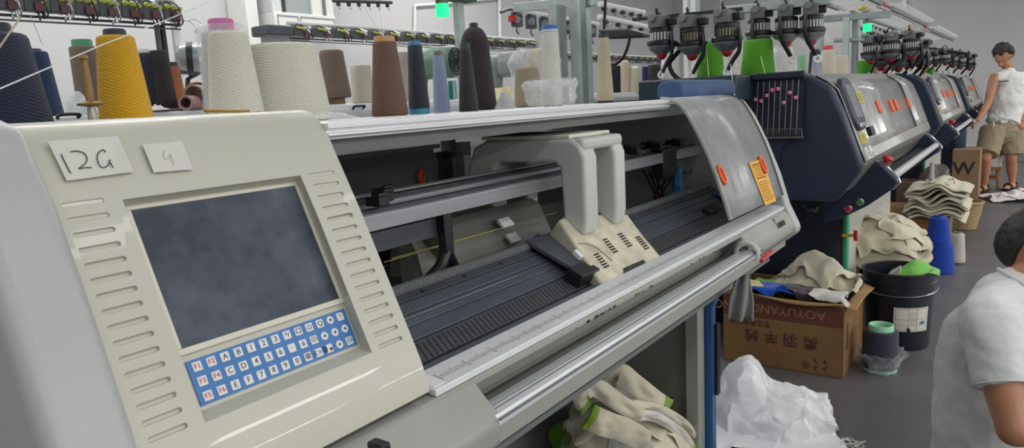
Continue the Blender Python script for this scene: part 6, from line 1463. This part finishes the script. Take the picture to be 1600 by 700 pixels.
# shirt: torso with two sleeves
sh = MB()
limb(sh, [T0-Vector((0,0,.02)),T1,T2,T2.lerp(T3,.7)], [.158,.160,.152,.105], 7, 26, (1,1))
limb(sh, [T2.lerp(T3,.6), T3+Vector((0,0,-.005)), T3.lerp(nk,.35)], [.11,.092,.068], 4, 20)
limb(sh, [T3.lerp(shR,.35)-Vector((0,0,.02)), shR], [.085,.080], 5, 20); limb(sh, [T3.lerp(shL,.3)-Vector((0,0,.02)), shL], [.085,.078], 5, 20)
eh = shR.lerp(elR,.62)
P_ = spline([shR, shR.lerp(eh,.5), eh], 6); sh.tube(P_, [.082-.006*i/12 for i in range(len(P_))], 20)
eh2 = shL.lerp(elL,.6); sh.tube([shL, eh2], [.08,.076], 18)
shirt = mat('tee_grey', (204,205,203), .9, var=.06, vs=60, bump=.12, bs=300)
so = fuse(sh, 't_shirt', shirt, PS, .0075, 5, .020, 2, .085)
rim = MB(); ax = (elR-shR).normalized(); rim.torus(eh-ax*.004, ax, .0755, .0035, 32, 8); rim.build('sleeve_hem', shirt, so, angle=180)
rim = MB(); axn = (nk-T3).normalized(); rim.torus(T3.lerp(nk,.48), axn, .066, .007, 32, 8); rim.build('collar', shirt, so, angle=180)
tr = MB()
for kn, of in ((kneeR,-1),(kneeL,1)):
    hp = T0+rt*(-of)*.09; limb(tr, [hp, hp.lerp(kn,.5), kn+(kn-hp).normalized()*.02], [.125,.098,.076], 6); ft = Vector((kn.x,kn.y,.12)); limb(tr, [kn,ft], [.075,.06], 5)
limb(tr, [T0-rt*.08-Vector((0,0,.03)), T0+rt*.08-Vector((0,0,.03))], [.135,.135], 4)
fuse(tr, 'trousers', mat('trousers_dark', (36,40,58), .8), PS, .009, 5, .01, 3, .08)
# low stool the person sits on
zs = T0.z-.185; R_ = thing('stool', 'low stool under the seated person', 'stool', (T0.x,T0.y,0))
MB().box(T0.x-.15,T0.x+.15,T0.y-.15,T0.y+.15,zs-.03,zs).build('seat', wdm, R_, bevel=.006)
for i in (-1,1):
    for j in (-1,1): MB().cyl((T0.x+i*.125,T0.y+j*.125,0),(T0.x+i*.11,T0.y+j*.11,zs-.03),.017,.02,10).build('leg', wdm, R_)
# ---- standing person by the farthest machine
DS = 8.35
def p_(px, py, dd=0): return at(px, py, d=DS+dd)
PT = thing('person', 'person standing in white sleeveless shirt and khaki shorts, hand on machine', 'person', (10.1,.2,0))
chest, mid, waist, hip = p_(1577,128), p_(1573,152), p_(1570,180), p_(1565,198)
neck, head = p_(1576,108), p_(1567,87)
sL, sR = p_(1554,122,-.02), p_(1598,122,.05); eL, eR = p_(1543,163,-.10), p_(1606,160,0); wL, wR = p_(1530,184,-.16), p_(1597,188,-.08)
lookf = (p_(1545,98,-.16)-head).normalized()
bd = MB()
limb(bd, [hip,waist,mid,chest], [.120,.115,.13,.125], 6, 20, (1,1.25)); limb(bd, [chest+Vector((0,0,.05)),neck,head-Vector((0,0,.05))], [.075,.055,.056], 5)
limb(bd, [chest+Vector((0,0,.06)), sL], [.07,.06], 4); limb(bd, [chest+Vector((0,0,.06)), sR], [.07,.06], 4)
limb(bd, [sL, sL.lerp(eL,.5), eL], [.058,.050,.040], 6); limb(bd, [eL, eL.lerp(wL,.3), wL], [.042,.042,.027], 6)
limb(bd, [sR, sR.lerp(eR,.5), eR], [.058,.050,.040], 6); limb(bd, [eR, eR.lerp(wR,.3), wR], [.042,.042,.027], 6)
hand(bd, wL, wL-eL+Vector((0,.12,-.03)), (0,.2,1), .18, 1, .7, 1.1); hand(bd, wR, (0,0,-1), (-.3,-.9,0), .18, -1, .5, 1.1)
gx = lambda px, py: at(px, py, z=0)
hL, hR = p_(1552,204,-.02), p_(1580,204,.06); kL, kR = p_(1540,248,-.10), p_(1580,248,.06); fL, fR = gx(1537,300), gx(1581,296)
fL.z = fR.z = .075
limb(bd, [hL,kL.lerp(hL,.5),kL], [.10,.085,.058], 6); limb(bd, [kL,kL.lerp(fL,.35)+Vector((.02,0,0)),fL], [.056,.058,.034], 6)
limb(bd, [hR,kR.lerp(hR,.5),kR], [.10,.085,.058], 6); limb(bd, [kR,kR.lerp(fR,.35)+Vector((.02,0,0)),fR], [.056,.058,.034], 6)
toe = Vector((-.75,.3,0)).normalized()
for ft in (fL,fR): limb(bd, [ft-toe*.05-Vector((0,0,.035)), ft+toe*.07-Vector((0,0,.03)), ft+toe*.17-Vector((0,0,.045))], [.036,.036,.024], 4, 14, (.8,1.2))
head_mb(bd, head, lookf, (0,0,1), .235); fuse(bd, 'body', skin, PT, .009, 4)
hm = MB(); hm.ball((0,0,0), 1, 30, 22); f_ = lookf; u_ = Vector((0,0,1)); r_ = f_.cross(u_).normalized(); u_ = r_.cross(f_); s = .235
for i, v in enumerate(hm.v):
    x, y, z = v; lim = -.45 if x < -.1 else (.0 if x < .3 else .14)
    lim = lim if x < .3 else .22+.14*math.sin(y*7); z2 = max(z, lim); k = .97 if z < lim else 1.04+.22*min(1,(z-lim)/.5)+.20*noise.noise(Vector((x*5,y*5,z*5)))
    hm.v[i] = head+f_*(x*.43*s*k)+r_*(y*.39*s*k)+u_*(z2*.5*s*k+.010)
fuse(hm, 'hair', mat('hair_dark_brown', (44,34,34), .6, bump=.6, bs=120), PT, .008, 3, .03, 1, .03)
vt = MB(); limb(vt, [p_(1566,192),waist,mid,chest,p_(1576,116)], [.155,.150,.158,.150,.09], 6, 24, (1,1.22)); limb(vt, [chest+Vector((0,0,.055)), sL.lerp(chest,.12)], [.085,.074], 4); limb(vt, [chest+Vector((0,0,.055)), sR.lerp(chest,.12)], [.085,.074], 4)
vest = mat('vest_white', (222,222,218), .85, var=.05, vs=30, bump=.15, bs=120); vo = fuse(vt, 'sleeveless_shirt', vest, PT, .009, 4, .035, 4, .10)
vp = p_(1568,127,-.17); MB().box(vp.x-.004,vp.x+.004,vp.y-.05,vp.y+.05,vp.z-.006,vp.z+.006).build('chest_print', ink, vo)
sm = MB(); limb(sm, [hip+Vector((0,0,.02)), hip-Vector((0,0,.06))], [.150,.155], 4, 22, (1,1.2))
for hp, kn in ((hL,kL),(hR,kR)): sm.tube(spline([hp+Vector((0,0,.02)), hp.lerp(kn,.5), hp.lerp(kn,.86)], 6), [.135-.018*i/12 for i in range(13)], 22)
so = fuse(sm, 'shorts', mat('shorts_khaki', (146,134,108), .85, var=.12, vs=20, bump=.2, bs=120), PT, .009, 3, .02, 5, .07)
dw = p_(1556,190,-.17); MB().tube([dw+Vector((0,.02,0)), dw+Vector((-.015,.02,-.06))], .006, 6).build('drawstring', white, so)
for ft in (fL,fR):
    sd = MB(); b0 = Vector((ft.x,ft.y,0)); sd.tube([b0-toe*.085+Vector((0,0,.016)), b0+toe*.05+Vector((0,0,.016)), b0+toe*.19+Vector((0,0,.016))], [.042,.052,.046], 14, (.32,1)); sd.torus(b0+toe*.10+Vector((0,0,.035)), toe, .046, .012, 16, 6); sd.torus(b0-toe*.02+Vector((0,0,.05)), (toe+Vector((0,0,.7))), .046, .010, 16, 6); sd.build('sandal', mat('sandal_black', (30,30,34), .5), PT)
